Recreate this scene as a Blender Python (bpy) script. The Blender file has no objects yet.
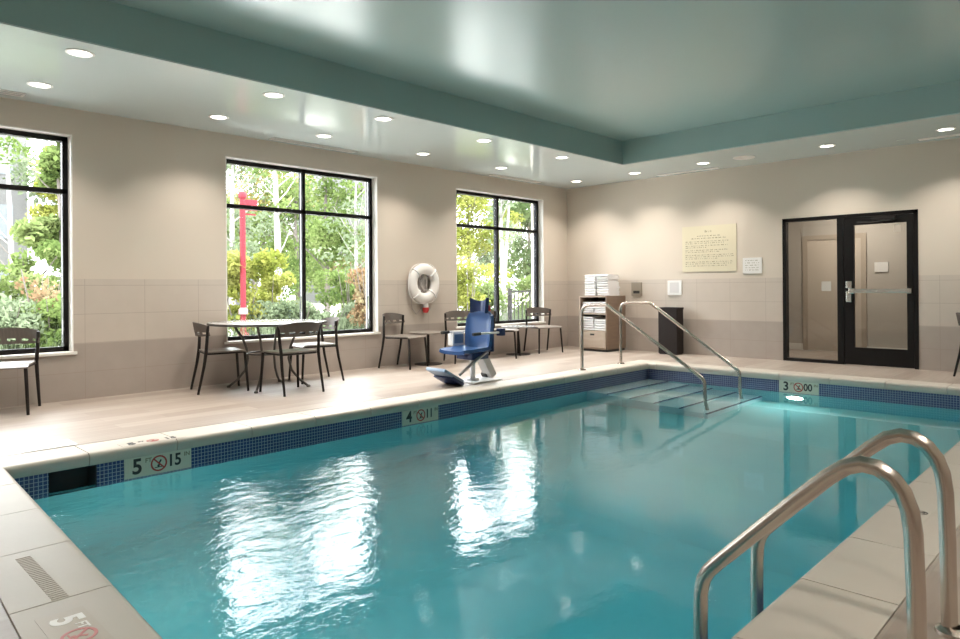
import bpy, bmesh, math, random
import numpy as np
from mathutils import Vector, Matrix

PI = math.pi
S = bpy.context.scene
COL = S.collection

# ------------------------------------------------------------------ camera, world, exposure
cam_d = bpy.data.cameras.new('camera')
cam = bpy.data.objects.new('camera', cam_d); COL.objects.link(cam)
cam_d.sensor_width = 36.0
cam_d.lens = 682.2 / 960 * 36
cam_d.shift_y = -(319.5 - 287.55) / 960
cam_d.clip_start = 0.05; cam_d.clip_end = 400
FW = Vector((0.717443, 0.696617, 0.000573)); RT = Vector((0.696601, -0.717421, -0.007327)); UP = Vector((0.004693, -0.005656, 0.999973))
cam.matrix_world = Matrix(((RT.x, UP.x, -FW.x, 0), (RT.y, UP.y, -FW.y, 0), (RT.z, UP.z, -FW.z, 1.142), (0, 0, 0, 1)))
S.camera = cam

w = bpy.data.worlds.new('sky'); S.world = w; w.use_nodes = True
nt = w.node_tree; nt.nodes.clear()
def wn(t): return nt.nodes.new(t)
tc = wn('ShaderNodeTexCoord'); sx = wn('ShaderNodeSeparateXYZ'); cr = wn('ShaderNodeMapRange')
bg = wn('ShaderNodeBackground'); wo = wn('ShaderNodeOutputWorld')
nt.links.new(tc.outputs['Generated'], sx.inputs[0]); nt.links.new(sx.outputs['Z'], cr.inputs[0])
SKY_LOW, SKY_HIGH = 7.5, 21.0
cr.inputs[1].default_value = 0.02; cr.inputs[2].default_value = 0.8
cr.inputs[3].default_value = SKY_LOW; cr.inputs[4].default_value = SKY_HIGH
bg.inputs[0].default_value = (0.93, 0.97, 1.0, 1)
nt.links.new(cr.outputs[0], bg.inputs[1]); nt.links.new(bg.outputs[0], wo.inputs[0])

S.view_settings.view_transform = 'Standard'; S.view_settings.look = 'None'
S.view_settings.gamma = 1.0; S.view_settings.use_curve_mapping = False
S.view_settings.exposure = 0.25
S.cycles.max_bounces = 10; S.cycles.diffuse_bounces = 5; S.cycles.glossy_bounces = 5
S.cycles.transmission_bounces = 8; S.cycles.transparent_max_bounces = 16; S.cycles.volume_bounces = 0
S.cycles.sample_clamp_indirect = 6.0
S.cycles.use_denoising = True
DOWNLIGHT_W = 14.0

# ------------------------------------------------------------------ materials
def mat(name, col=(0.8, 0.8, 0.8), rough=0.5, metal=0.0, spec=0.5, emis=None, est=0.0):
    m = bpy.data.materials.new(name); m.use_nodes = True
    b = m.node_tree.nodes['Principled BSDF']
    b.inputs['Base Color'].default_value = (*col, 1); b.inputs['Roughness'].default_value = rough
    b.inputs['Metallic'].default_value = metal; b.inputs['Specular IOR Level'].default_value = spec
    if emis:
        b.inputs['Emission Color'].default_value = (*emis, 1); b.inputs['Emission Strength'].default_value = est
    return m
class N:
    """small node-graph helper"""
    def __init__(s, m): s.m = m; s.t = m.node_tree; s.b = s.t.nodes.get('Principled BSDF')
    def new(s, typ, **k):
        n = s.t.nodes.new(typ)
        for a, v in k.items(): setattr(n, a, v)
        return n
    def link(s, a, b): s.t.links.new(a, b)
    def val(s, sock, v):
        if hasattr(v, 'is_output'): s.link(v, sock)
        else: sock.default_value = v
    def math(s, op, a, b=0.0, c=0.0):
        n = s.new('ShaderNodeMath', operation=op)
        s.val(n.inputs[0], a); s.val(n.inputs[1], b); s.val(n.inputs[2], c)
        return n.outputs[0]
    def pos(s):
        g = s.new('ShaderNodeNewGeometry'); x = s.new('ShaderNodeSeparateXYZ'); s.link(g.outputs['Position'], x.inputs[0])
        return g.outputs['Position'], x.outputs[0], x.outputs[1], x.outputs[2]
    def noise(s, vec, scale=5, detail=3, sc=None, rough=0.5):
        if sc:
            mp = s.new('ShaderNodeMapping'); mp.inputs['Scale'].default_value = sc; s.link(vec, mp.inputs[0]); vec = mp.outputs[0]
        n = s.new('ShaderNodeTexNoise'); n.inputs['Scale'].default_value = scale; n.inputs['Detail'].default_value = detail
        n.inputs['Roughness'].default_value = rough
        s.link(vec, n.inputs['Vector']); return n.outputs[0]
    def mix(s, f, a, b):
        n = s.new('ShaderNodeMix', data_type='RGBA')
        s.val(n.inputs[0], f)
        for i, v in ((6, a), (7, b)):
            if isinstance(v, tuple): n.inputs[i].default_value = (*v[:3], 1)
            else: s.link(v, n.inputs[i])
        return n.outputs[2]
    def ramp(s, f, stops):
        n = s.new('ShaderNodeValToRGB'); e = n.color_ramp.elements
        while len(e) < len(stops): e.new(0.5)
        for k, (p_, c) in zip(e, stops): k.position = p_; k.color = (*c, 1)
        s.link(f, n.inputs[0]); return n.outputs[0]
    def grid(s, c, period, off, width):
        """1 on the joint lines of a repeating grid"""
        f = s.math('FRACT', s.math('DIVIDE', s.math('SUBTRACT', c, off), period))
        d = s.math('MINIMUM', f, s.math('SUBTRACT', 1.0, f))
        return s.math('LESS_THAN', d, width / period / 2)
    def bump(s, h, strength=0.2, dist=0.01):
        n = s.new('ShaderNodeBump'); n.inputs['Strength'].default_value = strength; n.inputs['Distance'].default_value = dist
        s.link(h, n.inputs['Height']); s.link(n.outputs[0], s.b.inputs['Normal'])

PAINT = (0.63, 0.555, 0.475)
def wall_mat(name, axis, period, off):
    m = mat(name, PAINT, 0.55); g = N(m)
    P, x, y, z = g.pos(); c = (x, y)[axis]
    n = g.noise(P, 1.3, 3); n2 = g.noise(P, 6, 4)
    paint = g.mix(g.math('MULTIPLY', n, 0.10), PAINT, (0.52, 0.46, 0.395))
    up = g.mix(n2, (0.52, 0.455, 0.395), (0.575, 0.505, 0.445)); lo = g.mix(n2, (0.375, 0.32, 0.28), (0.43, 0.37, 0.33))
    tile = g.mix(g.math('GREATER_THAN', z, 0.585), lo, up)
    jv = g.grid(c, period, off, 0.006)
    jh = g.grid(z, 0.305, -0.02, 0.006)
    j = g.math('MAXIMUM', jv, jh)
    tile = g.mix(g.math('MULTIPLY', j, 0.55), tile, (0.33, 0.27, 0.23))
    is_t = g.math('LESS_THAN', z, 1.268)
    g.link(g.mix(is_t, paint, tile), g.b.inputs['Base Color'])
    g.link(g.math('SUBTRACT', 0.60, g.math('MULTIPLY', is_t, 0.25)), g.b.inputs['Roughness'])
    return m
M = {}
M['wall_x'] = wall_mat('window_wall_finish', 0, 0.605, 2.266)
M['wall_y'] = wall_mat('back_wall_finish', 1, 0.571, 1.924)
M['white'] = mat('white_paint', (0.80, 0.78, 0.74), 0.45)
M['reveal'] = mat('white_reveal', (0.82, 0.79, 0.74), 0.5)
M['soffit'] = mat('soffit_paint', (0.60, 0.68, 0.68), 0.13, spec=1.0)
M['tray'] = mat('teal_tray_paint', (0.32, 0.445, 0.435), 0.26, spec=0.6)
for k in ('soffit', 'tray'):
    g = N(M[k]); P, x, y, z = g.pos(); g.bump(g.noise(P, 2.2, 2), 0.07, 0.02)
M['black'] = mat('black_aluminium', (0.010, 0.009, 0.009), 0.4, spec=0.2)
M['darkside'] = mat('anodised_grey_aluminium', (0.035, 0.035, 0.038), 0.65, spec=0.1)
M['steel'] = mat('brushed_stainless_steel', (0.52, 0.46, 0.41), 0.27, 1.0)
M['chrome'] = mat('satin_chrome', (0.75, 0.73, 0.70), 0.25, 1.0)
M['stone'] = mat('cream_cast_stone_coping', (0.68, 0.62, 0.53), 0.5)
g = N(M['stone']); P, x, y, z = g.pos()
g.link(g.mix(g.noise(P, 2.5, 5), (0.48, 0.43, 0.37), (0.57, 0.52, 0.46)), g.b.inputs['Base Color']); g.bump(g.noise(P, 40, 3), 0.08, 0.004)
M['joint'] = mat('coping_joint', (0.30, 0.25, 0.21), 0.8)
# deck: wood-look porcelain planks
m = mat('wood_look_deck_tile', (0.6, 0.55, 0.5), 0.38); g = N(m); P, x, y, z = g.pos()
br = g.new('ShaderNodeTexBrick'); br.offset = 0.37; br.inputs['Scale'].default_value = 1.0
br.inputs['Brick Width'].default_value = 1.22; br.inputs['Row Height'].default_value = 0.203
br.inputs['Mortar Size'].default_value = 0.0022; br.inputs['Mortar Smooth'].default_value = 0.0; br.inputs['Bias'].default_value = 0.0
br.inputs['Color1'].default_value = (0.46, 0.40, 0.35, 1); br.inputs['Color2'].default_value = (0.335, 0.27, 0.228, 1); br.inputs['Mortar'].default_value = (0.34, 0.29, 0.25, 1)
g.link(P, br.inputs['Vector'])
st = g.noise(P, 3.0, 6, (0.6, 9.0, 1.0), 0.65)
g.link(g.mix(g.math('MULTIPLY', st, 0.62), br.outputs[0], (0.25, 0.20, 0.165)), g.b.inputs['Base Color'])
g.link(g.math('ADD', 0.30, g.math('MULTIPLY', st, 0.2)), g.b.inputs['Roughness'])
M['deck'] = m
# pool shell: mosaic band over turquoise plaster
def pool_mat(name, axis):
    m = mat(name, (0.3, 0.6, 0.6), 0.45); g = N(m); P, x, y, z = g.pos(); c = (x, y)[axis]
    tone = g.noise(P, 14, 2)
    blue = g.mix(tone, (0.014, 0.024, 0.10), (0.035, 0.065, 0.21))
    j = g.math('MAXIMUM', g.grid(c, 0.027, 0.0, 0.004), g.grid(z, 0.027, -0.088, 0.004))
    tile = g.mix(j, blue, (0.34, 0.38, 0.44))
    pl = g.mix(g.noise(P, 3, 4), (0.34, 0.72, 0.72), (0.42, 0.80, 0.78))
    g.link(g.mix(g.math('GREATER_THAN', z, -0.305), pl, tile), g.b.inputs['Base Color'])
    return m
M['pool_x'] = pool_mat('pool_wall_mosaic', 0); M['pool_y'] = pool_mat('pool_end_wall_mosaic', 1)
M['plaster'] = mat('turquoise_pool_plaster', (0.38, 0.76, 0.75), 0.6)
g = N(M['plaster']); P, x, y, z = g.pos(); g.link(g.mix(g.noise(P, 1.7, 4), (0.34, 0.72, 0.72), (0.43, 0.81, 0.78)), g.b.inputs['Base Color'])
M['step_top'] = mat('step_plaster', (0.66, 0.80, 0.80), 0.6)
M['nosing'] = mat('dark_step_nosing_tile', (0.02, 0.04, 0.10), 0.4)
M['niche'] = mat('dark_skimmer_plastic', (0.015, 0.02, 0.022), 0.6)
# water: refracting, rippled surface and an absorbing body
m = bpy.data.materials.new('pool_water'); m.use_nodes = True; t = m.node_tree; t.nodes.clear(); g = N(m)
out = g.new('ShaderNodeOutputMaterial'); gl = g.new('ShaderNodeBsdfGlass'); gl.inputs['IOR'].default_value = 1.333; gl.inputs['Roughness'].default_value = 0.0
P, x, y, z = g.pos()
rip = g.noise(P, 7.5, 4, (1.0, 1.35, 1), 0.55); swell = g.noise(P, 1.6, 2)
mr = g.new('ShaderNodeMapRange'); g.link(x, mr.inputs[0]); mr.inputs[1].default_value = 2.0; mr.inputs[2].default_value = 5.5; mr.inputs[3].default_value = 1.0; mr.inputs[4].default_value = 0.10
my = g.new('ShaderNodeMapRange'); g.link(y, my.inputs[0]); my.inputs[1].default_value = 2.1; my.inputs[2].default_value = 3.5; my.inputs[3].default_value = 0.2; my.inputs[4].default_value = 1.0
h = g.math('MULTIPLY', g.math('MULTIPLY', g.math('ADD', g.math('MULTIPLY', rip, 0.0085), g.math('MULTIPLY', swell, 0.010)), mr.outputs[0]), my.outputs[0])
bp = g.new('ShaderNodeBump'); bp.inputs['Strength'].default_value = 1.0; bp.inputs['Distance'].default_value = 1.0; g.link(h, bp.inputs['Height']); g.link(bp.outputs[0], gl.inputs['Normal'])
va = g.new('ShaderNodeVolumeAbsorption'); va.inputs['Color'].default_value = (0.12, 0.725, 0.83, 1); va.inputs['Density'].default_value = 0.46
g.link(gl.outputs[0], out.inputs['Surface']); g.link(va.outputs[0], out.inputs['Volume'])
M['water'] = m
# window glass: clear pane with a Fresnel reflection
def pane_mat(name, tint=(0.97, 0.98, 0.98), ior=1.25):
    m = bpy.data.materials.new(name); m.use_nodes = True; m.node_tree.nodes.clear(); g = N(m)
    out = g.new('ShaderNodeOutputMaterial'); tr = g.new('ShaderNodeBsdfTransparent'); gs = g.new('ShaderNodeBsdfGlossy')
    tr.inputs[0].default_value = (*tint, 1); gs.inputs['Roughness'].default_value = 0.01
    fr = g.new('ShaderNodeFresnel'); fr.inputs[0].default_value = ior; mx = g.new('ShaderNodeMixShader')
    g.link(fr.outputs[0], mx.inputs[0]); g.link(tr.outputs[0], mx.inputs[1]); g.link(gs.outputs[0], mx.inputs[2]); g.link(mx.outputs[0], out.inputs[0])
    return m
M['pane'] = pane_mat('window_pane_glass'); M['doorglass'] = pane_mat('door_glass', (0.90, 0.90, 0.88), 1.42)
M['frame'] = mat('charcoal_powder_coat', (0.018, 0.015, 0.014), 0.45, spec=0.25)
M['weave'] = mat('brown_grey_woven_back', (0.15, 0.12, 0.10), 0.6)
g = N(M['weave']); P, x, y, z = g.pos(); v = g.new('ShaderNodeTexWave'); v.inputs['Scale'].default_value = 28; v.inputs['Distortion'].default_value = 1.5
tcx = g.new('ShaderNodeTexCoord'); g.link(tcx.outputs['Object'], v.inputs[0]); g.link(g.mix(v.outputs[1], (0.15, 0.122, 0.105), (0.075, 0.062, 0.054)), g.b.inputs['Base Color'])
M['seat'] = mat('taupe_woven_seat', (0.24, 0.21, 0.185), 0.35)
M['tabletop'] = mat('grey_laminate_top', (0.42, 0.42, 0.42), 0.16)
M['rim'] = mat('dark_table_rim', (0.10, 0.09, 0.085), 0.4)
M['tableleg'] = mat('grey_metal_leg', (0.12, 0.11, 0.10), 0.35, 0.6)
M['blue'] = mat('navy_moulded_plastic', (0.03, 0.085, 0.23), 0.32)
M['blue2'] = mat('dark_navy_plastic', (0.012, 0.03, 0.11), 0.4)
M['blue3'] = mat('pale_blue_grey_plastic', (0.20, 0.28, 0.40), 0.4)
M['liftwhite'] = mat('white_powder_coated_steel', (0.78, 0.77, 0.76), 0.35)
M['grey'] = mat('mid_grey_plastic', (0.33, 0.32, 0.31), 0.5)
M['red'] = mat('red_plastic', (0.55, 0.03, 0.03), 0.45)
M['ring'] = mat('white_ring_buoy_shell', (0.80, 0.775, 0.755), 0.45)
M['rope'] = mat('grey_braided_rope', (0.42, 0.38, 0.36), 0.8)
M['towel'] = mat('white_terry_cloth', (0.86, 0.85, 0.86), 0.95)
g = N(M['towel']); P, x, y, z = g.pos(); g.bump(g.noise(P, 120, 2), 0.4, 0.004)
M['wood'] = mat('light_oak_laminate', (0.50, 0.41, 0.33), 0.5)
g = N(M['wood']); P, x, y, z = g.pos(); g.link(g.mix(g.noise(P, 4, 5, (1, 1, 9)), (0.52, 0.43, 0.35), (0.40, 0.31, 0.24)), g.b.inputs['Base Color'])
M['wooddark'] = mat('walnut_side_laminate', (0.22, 0.155, 0.11), 0.5)
g = N(M['wooddark']); P, x, y, z = g.pos(); g.link(g.mix(g.noise(P, 4, 5, (1, 1, 9)), (0.27, 0.19, 0.135), (0.17, 0.115, 0.08)), g.b.inputs['Base Color'])
M['bin'] = mat('dark_brown_metal', (0.016, 0.011, 0.010), 0.5, spec=0.25)
M['sign_cream'] = mat('cream_sign_panel', (0.66, 0.60, 0.45), 0.5)
M['ink'] = mat('dark_lettering', (0.03, 0.03, 0.03), 0.5)
M['ink_soft'] = mat('olive_brown_lettering', (0.22, 0.19, 0.12), 0.6)
M['redink'] = mat('red_prohibition_ink', (0.42, 0.05, 0.04), 0.5)
M['pinkink'] = mat('faded_pink_ink', (0.62, 0.26, 0.25), 0.6)
M['whiteink'] = mat('white_ink', (0.88, 0.87, 0.85), 0.5)
M['ceramic'] = mat('cream_ceramic_marker', (0.60, 0.58, 0.48), 0.3)
M['taupe_marker'] = mat('taupe_marker_tile', (0.50, 0.44, 0.375), 0.45)
M['lamp'] = mat('lit_lamp_diffuser', (1, 1, 1), 0.5, emis=(1.0, 0.95, 0.88), est=5.0)
M['plinth'] = mat('black_plinth', (0.02, 0.02, 0.02), 0.6)

# ------------------------------------------------------------------ mesh helpers
class MB:
    def __init__(s): s.bm = bmesh.new(); s.mi = 0
    def _fin(s, faces):
        for f in faces: f.material_index = s.mi
    def box(s, x0, y0, z0, x1, y1, z1, M4=None, bev=0.0):
        vs = [s.bm.verts.new((x, y, z)) for z in (z0, z1) for y in (y0, y1) for x in (x0, x1)]
        F = [s.bm.faces.new([vs[i] for i in q]) for q in ((0, 2, 3, 1), (4, 5, 7, 6), (0, 1, 5, 4), (2, 6, 7, 3), (0, 4, 6, 2), (1, 3, 7, 5))]
        s._fin(F)
        if bev > 0:
            ed = list({e for f in F for e in f.edges})
            r = bmesh.ops.bevel(s.bm, geom=ed, offset=bev, segments=2, profile=0.7, affect='EDGES')
            for f in r['faces']: f.material_index = s.mi
            vs = list({v for f in r['faces'] for v in f.verts} | {v for v in vs if v.is_valid})
        if M4 is not None:
            for v in vs: v.co = M4 @ v.co
        return s
    def tube(s, pts, r, seg=10, cap=True):
        pts = [Vector(p) for p in pts]; n = len(pts)
        rr = r if isinstance(r, (list, tuple)) else [r] * n
        tang = [(pts[min(i + 1, n - 1)] - pts[max(i - 1, 0)]).normalized() for i in range(n)]
        ref = Vector((0, 0, 1)) if abs(tang[0].z) < 0.9 else Vector((1, 0, 0))
        u = tang[0].cross(ref).normalized(); rings = []
        for i in range(n):
            u = (u - tang[i] * u.dot(tang[i])).normalized(); v = tang[i].cross(u)
            rings.append([s.bm.verts.new(pts[i] + (u * math.cos(a) + v * math.sin(a)) * rr[i]) for a in [2 * PI * k / seg for k in range(seg)]])
        F = []
        for a, b in zip(rings, rings[1:]):
            for k in range(seg): F.append(s.bm.faces.new((a[k], a[(k + 1) % seg], b[(k + 1) % seg], b[k])))
        if cap: F.append(s.bm.faces.new(rings[0][::-1])); F.append(s.bm.faces.new(rings[-1]))
        s._fin(F); return s
    def lathe(s, prof, c=(0, 0, 0), seg=32, M4=None):
        """prof: list of (r, z); r=0 ends close to a point"""
        rings = []; allv = []
        for r, z in prof:
            if r < 1e-6: ring = [s.bm.verts.new((c[0], c[1], c[2] + z))]
            else: ring = [s.bm.verts.new((c[0] + r * math.cos(2 * PI * k / seg), c[1] + r * math.sin(2 * PI * k / seg), c[2] + z)) for k in range(seg)]
            rings.append(ring); allv += ring
        F = []
        for a, b in zip(rings, rings[1:]):
            for k in range(seg):
                k2 = (k + 1) % seg
                q = [a[k % len(a)], a[k2 % len(a)], b[k2 % len(b)], b[k % len(b)]]
                u = []
                for v in q:
                    if v not in u: u.append(v)
                if len(u) > 2: F.append(s.bm.faces.new(u))
        if M4 is not None:
            for v in allv: v.co = M4 @ v.co
        s._fin(F); return s
    def grid(s, fn, nu, nv, thick=None):
        """surface from fn(u,v) in 0..1, optionally thickened along its normals"""
        V = [[Vector(fn(i / nu, j / nv)) for j in range(nv + 1)] for i in range(nu + 1)]
        vs = [[s.bm.verts.new(p) for p in row] for row in V]; F = []
        for i in range(nu):
            for j in range(nv): F.append(s.bm.faces.new((vs[i][j], vs[i + 1][j], vs[i + 1][j + 1], vs[i][j + 1])))
        if thick:
            bt = []
            for i in range(nu + 1):
                row = []
                for j in range(nv + 1):
                    du = V[min(i + 1, nu)][j] - V[max(i - 1, 0)][j]; dv = V[i][min(j + 1, nv)] - V[i][max(j - 1, 0)]
                    row.append(s.bm.verts.new(V[i][j] - du.cross(dv).normalized() * thick))
                bt.append(row)
            for i in range(nu):
                for j in range(nv): F.append(s.bm.faces.new((bt[i][j], bt[i][j + 1], bt[i + 1][j + 1], bt[i + 1][j])))
            for i in range(nu):
                F.append(s.bm.faces.new((vs[i][0], bt[i][0], bt[i + 1][0], vs[i + 1][0]))); F.append(s.bm.faces.new((vs[i + 1][nv], bt[i + 1][nv], bt[i][nv], vs[i][nv])))
            for j in range(nv):
                F.append(s.bm.faces.new((vs[0][j + 1], bt[0][j + 1], bt[0][j], vs[0][j]))); F.append(s.bm.faces.new((vs[nu][j], bt[nu][j], bt[nu][j + 1], vs[nu][j + 1])))
        s._fin(F); return s
    def build(s, name, mats, parent=None, smooth=False, M4=None):
        if M4 is not None: s.bm.transform(M4)
        bmesh.ops.recalc_face_normals(s.bm, faces=s.bm.faces)
        me = bpy.data.meshes.new(name); s.bm.to_mesh(me); s.bm.free()
        if not isinstance(mats, (list, tuple)): mats = [mats]
        for q in mats: me.materials.append(q)
        if smooth:
            for p_ in me.polygons: p_.use_smooth = True
            if hasattr(me, 'set_sharp_from_angle'): me.set_sharp_from_angle(angle=0.7)
        o = bpy.data.objects.new(name, me); COL.objects.link(o)
        if parent: o.parent = parent
        return o
def tag(o, label, cat, group=None, kind=None):
    if label: o['label'] = label
    if cat: o['category'] = cat
    if group: o['group'] = group
    if kind: o['kind'] = kind
    return o
def structure(o): o['kind'] = 'structure'; return o
def empty(name, loc=(0, 0, 0), rz=0.0):
    o = bpy.data.objects.new(name, None); COL.objects.link(o); o.location = loc; o.rotation_euler = (0, 0, rz); o.empty_display_size = 0.1
    return o
def copy_tree(o, parent=None):
    c = o.copy(); COL.objects.link(c)
    if parent: c.parent = parent
    for ch in [q for q in bpy.data.objects if q.parent == o]: copy_tree(ch, c)
    return c
def fillet(pts, rad, n=7):
    pts = [Vector(p) for p in pts]; out = [pts[0]]
    for i in range(1, len(pts) - 1):
        r = rad[i - 1] if isinstance(rad, (list, tuple)) else rad
        a = (pts[i - 1] - pts[i]); b = (pts[i + 1] - pts[i]); la, lb = a.length, b.length; a.normalize(); b.normalize()
        ang = a.angle(b)
        d = min(r / math.tan(ang / 2), la * 0.49, lb * 0.49)
        p0, p2 = pts[i] + a * d, pts[i] + b * d
        for k in range(n + 1):
            q = k / n; out.append(p0 * (1 - q) ** 2 + pts[i] * 2 * q * (1 - q) + p2 * q * q)
    out.append(pts[-1]); return out
def text_bm(body, size, bold=0.0, depth=0.0008):
    cu = bpy.data.curves.new('t', 'FONT'); cu.body = body; cu.size = size; cu.extrude = depth; cu.offset = bold; cu.align_x = 'CENTER'; cu.align_y = 'CENTER'
    o = bpy.data.objects.new('t', cu); COL.objects.link(o)
    bpy.context.view_layer.update()
    me = bpy.data.meshes.new_from_object(o.evaluated_get(bpy.context.evaluated_depsgraph_get()))
    bpy.data.objects.remove(o); bpy.data.curves.remove(cu)
    return me
def text_on(name, items, m, parent, frame):
    """items: (string, size, x, y, bold[, sx]); frame: Matrix mapping sign plane (x right, y up, z out)"""
    for it in items:
        s_, size, x, y, bo = it[:5]; sx_ = it[5] if len(it) > 5 else 1.0
        b = MB(); me = text_bm(s_, size, bo)
        for v in me.vertices: v.co = Vector((v.co.x * sx_ + x, v.co.y + y, v.co.z))
        b.bm.from_mesh(me); bpy.data.meshes.remove(me)
        b.build(name, m, parent, M4=frame)
def nodive(name, parent, frame, r, m_ring, m_ink, cx=0.0, cy=0.0):
    """prohibition ring with a slash and a diving figure"""
    b = MB()
    pr = [(r, 0), (r, 0.0012), (r * 0.80, 0.0012), (r * 0.80, 0)]
    b.lathe(pr + [pr[0]], (cx, cy, 0), 28)
    b.box(-r * 0.85, -r * 0.09, 0, r * 0.85, r * 0.09, 0.0014, Matrix.Translation((cx, cy, 0)) @ Matrix.Rotation(-PI / 4, 4, 'Z'))
    o = b.build(name, m_ring, parent, M4=frame)
    b = MB(); T = Matrix.Translation((cx, cy, 0))
    b.lathe([(0, 0.001), (r * 0.16, 0.001), (r * 0.16, 0), (0, 0)], (cx - r * 0.05, cy - r * 0.28, 0), 12)
    b.box(-r * 0.1, -r * 0.1, 0, r * 0.5, r * 0.1, 0.001, T @ Matrix.Rotation(PI / 3.2, 4, 'Z'))
    b.box(-r * 0.5, -r * 0.42, 0, r * 0.55, -r * 0.52, 0.001, T)
    b.build('figure', m_ink, parent, M4=frame)
    return o
def basis(o, xa, ya, za): # columns
    return Matrix(((xa[0], ya[0], za[0], o[0]), (xa[1], ya[1], za[1], o[1]), (xa[2], ya[2], za[2], o[2]), (0, 0, 0, 1)))

# ------------------------------------------------------------------ the room shell
WY, BX, H, HT = 8.03, 10.716, 3.05, 3.42          # window wall, back wall, soffit height, tray height
X0, Y0 = -2.0, -1.6
PX0, PX1, PY0, PY1 = 0.93, 9.10, 0.96, 5.33        # pool opening
WL = -0.235
ZS, ZH = 0.507, 2.78
WIN = [(-0.13, 2.158), (3.82, 6.13), (7.72, 9.99)]
# window wall (left)
b = MB(); T = 0.30
xs = [X0 - 0.3] + [v for q in WIN for v in q] + [BX + 0.3]
for i in range(0, len(xs), 2): b.box(xs[i], WY, -0.3, xs[i + 1], WY + T, 3.8)
for a, c in WIN: b.box(a, WY, -0.3, c, WY + T, ZS - 0.03); b.box(a, WY, ZH, c, WY + T, 3.8)
structure(b.build('wall_left', M['wall_x']))
# back wall with the door opening
DY0, DY1, DZ = 2.165, 3.944, 2.16
b = MB()
b.box(BX, Y0 - 0.3, -0.3, BX + 0.15, DY0, 3.8); b.box(BX, DY1, -0.3, BX + 0.15, WY, 3.8); b.box(BX, DY0, DZ, BX + 0.15, DY1, 3.8); b.box(BX, DY0, -0.3, BX + 0.15, DY1, -0.001)
structure(b.build('wall_back', M['wall_y']))
b = MB(); b.box(X0 - 0.3, Y0 - 0.3, -0.3, BX, Y0, 3.8); structure(b.build('wall_right', M['wall_x']))
b = MB(); b.box(X0 - 0.3, Y0, -0.3, X0, WY, 3.8); structure(b.build('wall_front', M['wall_y']))
# ceiling: a lowered soffit around a raised teal tray
TX0, TX1, TY0, TY1 = 0.45, 9.215, 0.5, 5.82
b = MB()
b.mi = 1; b.box(TX0, TY0, HT, TX1, TY1, HT + 0.2)
def ring(b, x0, y0, x1, y1, X0_, Y0_, X1_, Y1_, z0, z1):
    b.box(X0_, Y0_, z0, X1_, y0, z1); b.box(X0_, y1, z0, X1_, Y1_, z1); b.box(X0_, y0, z0, x0, y1, z1); b.box(x1, y0, z0, X1_, y1, z1)
b.mi = 0; ring(b, TX0, TY0, TX1, TY1, X0, Y0, BX, WY, H, H + 0.012)
b.mi = 1; ring(b, TX0, TY0, TX1, TY1, X0, Y0, BX, WY, H + 0.012, HT + 0.2)
structure(b.build('ceiling', [M['soffit'], M['tray']]))
# deck and coping
CW = 0.33
b = MB(); ring(b, PX0 - CW - 0.006, PY0 - CW - 0.006, PX1 + CW + 0.006, PY1 + CW + 0.006, X0, Y0, BX, WY, -0.25, 0.0)
structure(b.build('floor', M['deck']))
def coping_profile(L, n=6):
    """cross-section: (distance from the pool face, z)"""
    p_ = [(-CW, -0.05), (-CW, -0.001), (-CW + 0.004, 0.0), (-0.03, 0.0)]
    for k in range(n + 1):
        a = PI / 2 - k / n * PI / 2; p_.append((-0.012 + 0.034 * math.cos(a), -0.034 + 0.034 * math.sin(a)))
    p_ += [(0.022, -0.075), (0.012, -0.088), (-0.02, -0.088), (-0.02, -0.05)]
    return p_
def coping_run(b, fn, a0, a1, mitre0, mitre1):
    pr = coping_profile(1)
    r0 = [b.bm.verts.new(fn(a0 + mitre0 * d, d, z)) for d, z in pr]; r1 = [b.bm.verts.new(fn(a1 + mitre1 * d, d, z)) for d, z in pr]
    n = len(pr); F = [b.bm.faces.new((r0[k], r0[(k + 1) % n], r1[(k + 1) % n], r1[k])) for k in range(n)]
    F += [b.bm.faces.new(r0[::-1]), b.bm.faces.new(r1)]; b._fin(F)
sides = [
    ('trim_1', lambda a, d, z: (a, PY1 - d, z), PX0, PX1, [1.52, 2.13, 2.74, 3.35, 3.96, 4.57, 5.18, 5.79, 6.40, 7.01, 7.62, 8.23, 8.84]),
    ('trim_2', lambda a, d, z: (PX1 - d, a, z), PY0, PY1, [1.57, 2.18, 2.79, 3.40, 4.01, 4.62, 5.2]),
    ('trim_3', lambda a, d, z: (a, PY0 + d, z), PX0, PX1, [1.55, 2.17, 2.78, 3.39, 4.0, 4.61, 5.22, 5.83, 6.44, 7.05, 7.66, 8.27]),
    ('trim_4', lambda a, d, z: (PX0 + d, a, z), PY0, PY1, [1.58, 2.23, 2.88, 3.53, 4.18, 4.82])]
for nm, fn, a0, a1, js in sides:
    b = MB(); cuts = [a0] + js + [a1]
    for i in range(len(cuts) - 1):
        lo, hi = cuts[i] + (0.003 if i else 0), cuts[i + 1] - (0.003 if i < len(cuts) - 2 else 0)
        coping_run(b, fn, lo, hi, 1 if i == 0 else 0, -1 if i == len(cuts) - 2 else 0)
    structure(b.build(nm, M['stone'], smooth=True))
b = MB(); ring(b, PX0 - 0.01, PY0 - 0.01, PX1 + 0.01, PY1 + 0.01, PX0 - CW - 0.02, PY0 - CW - 0.02, PX1 + CW + 0.02, PY1 + CW + 0.02, -0.056, -0.0522)
structure(b.build('trim_5', M['joint']))
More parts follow.
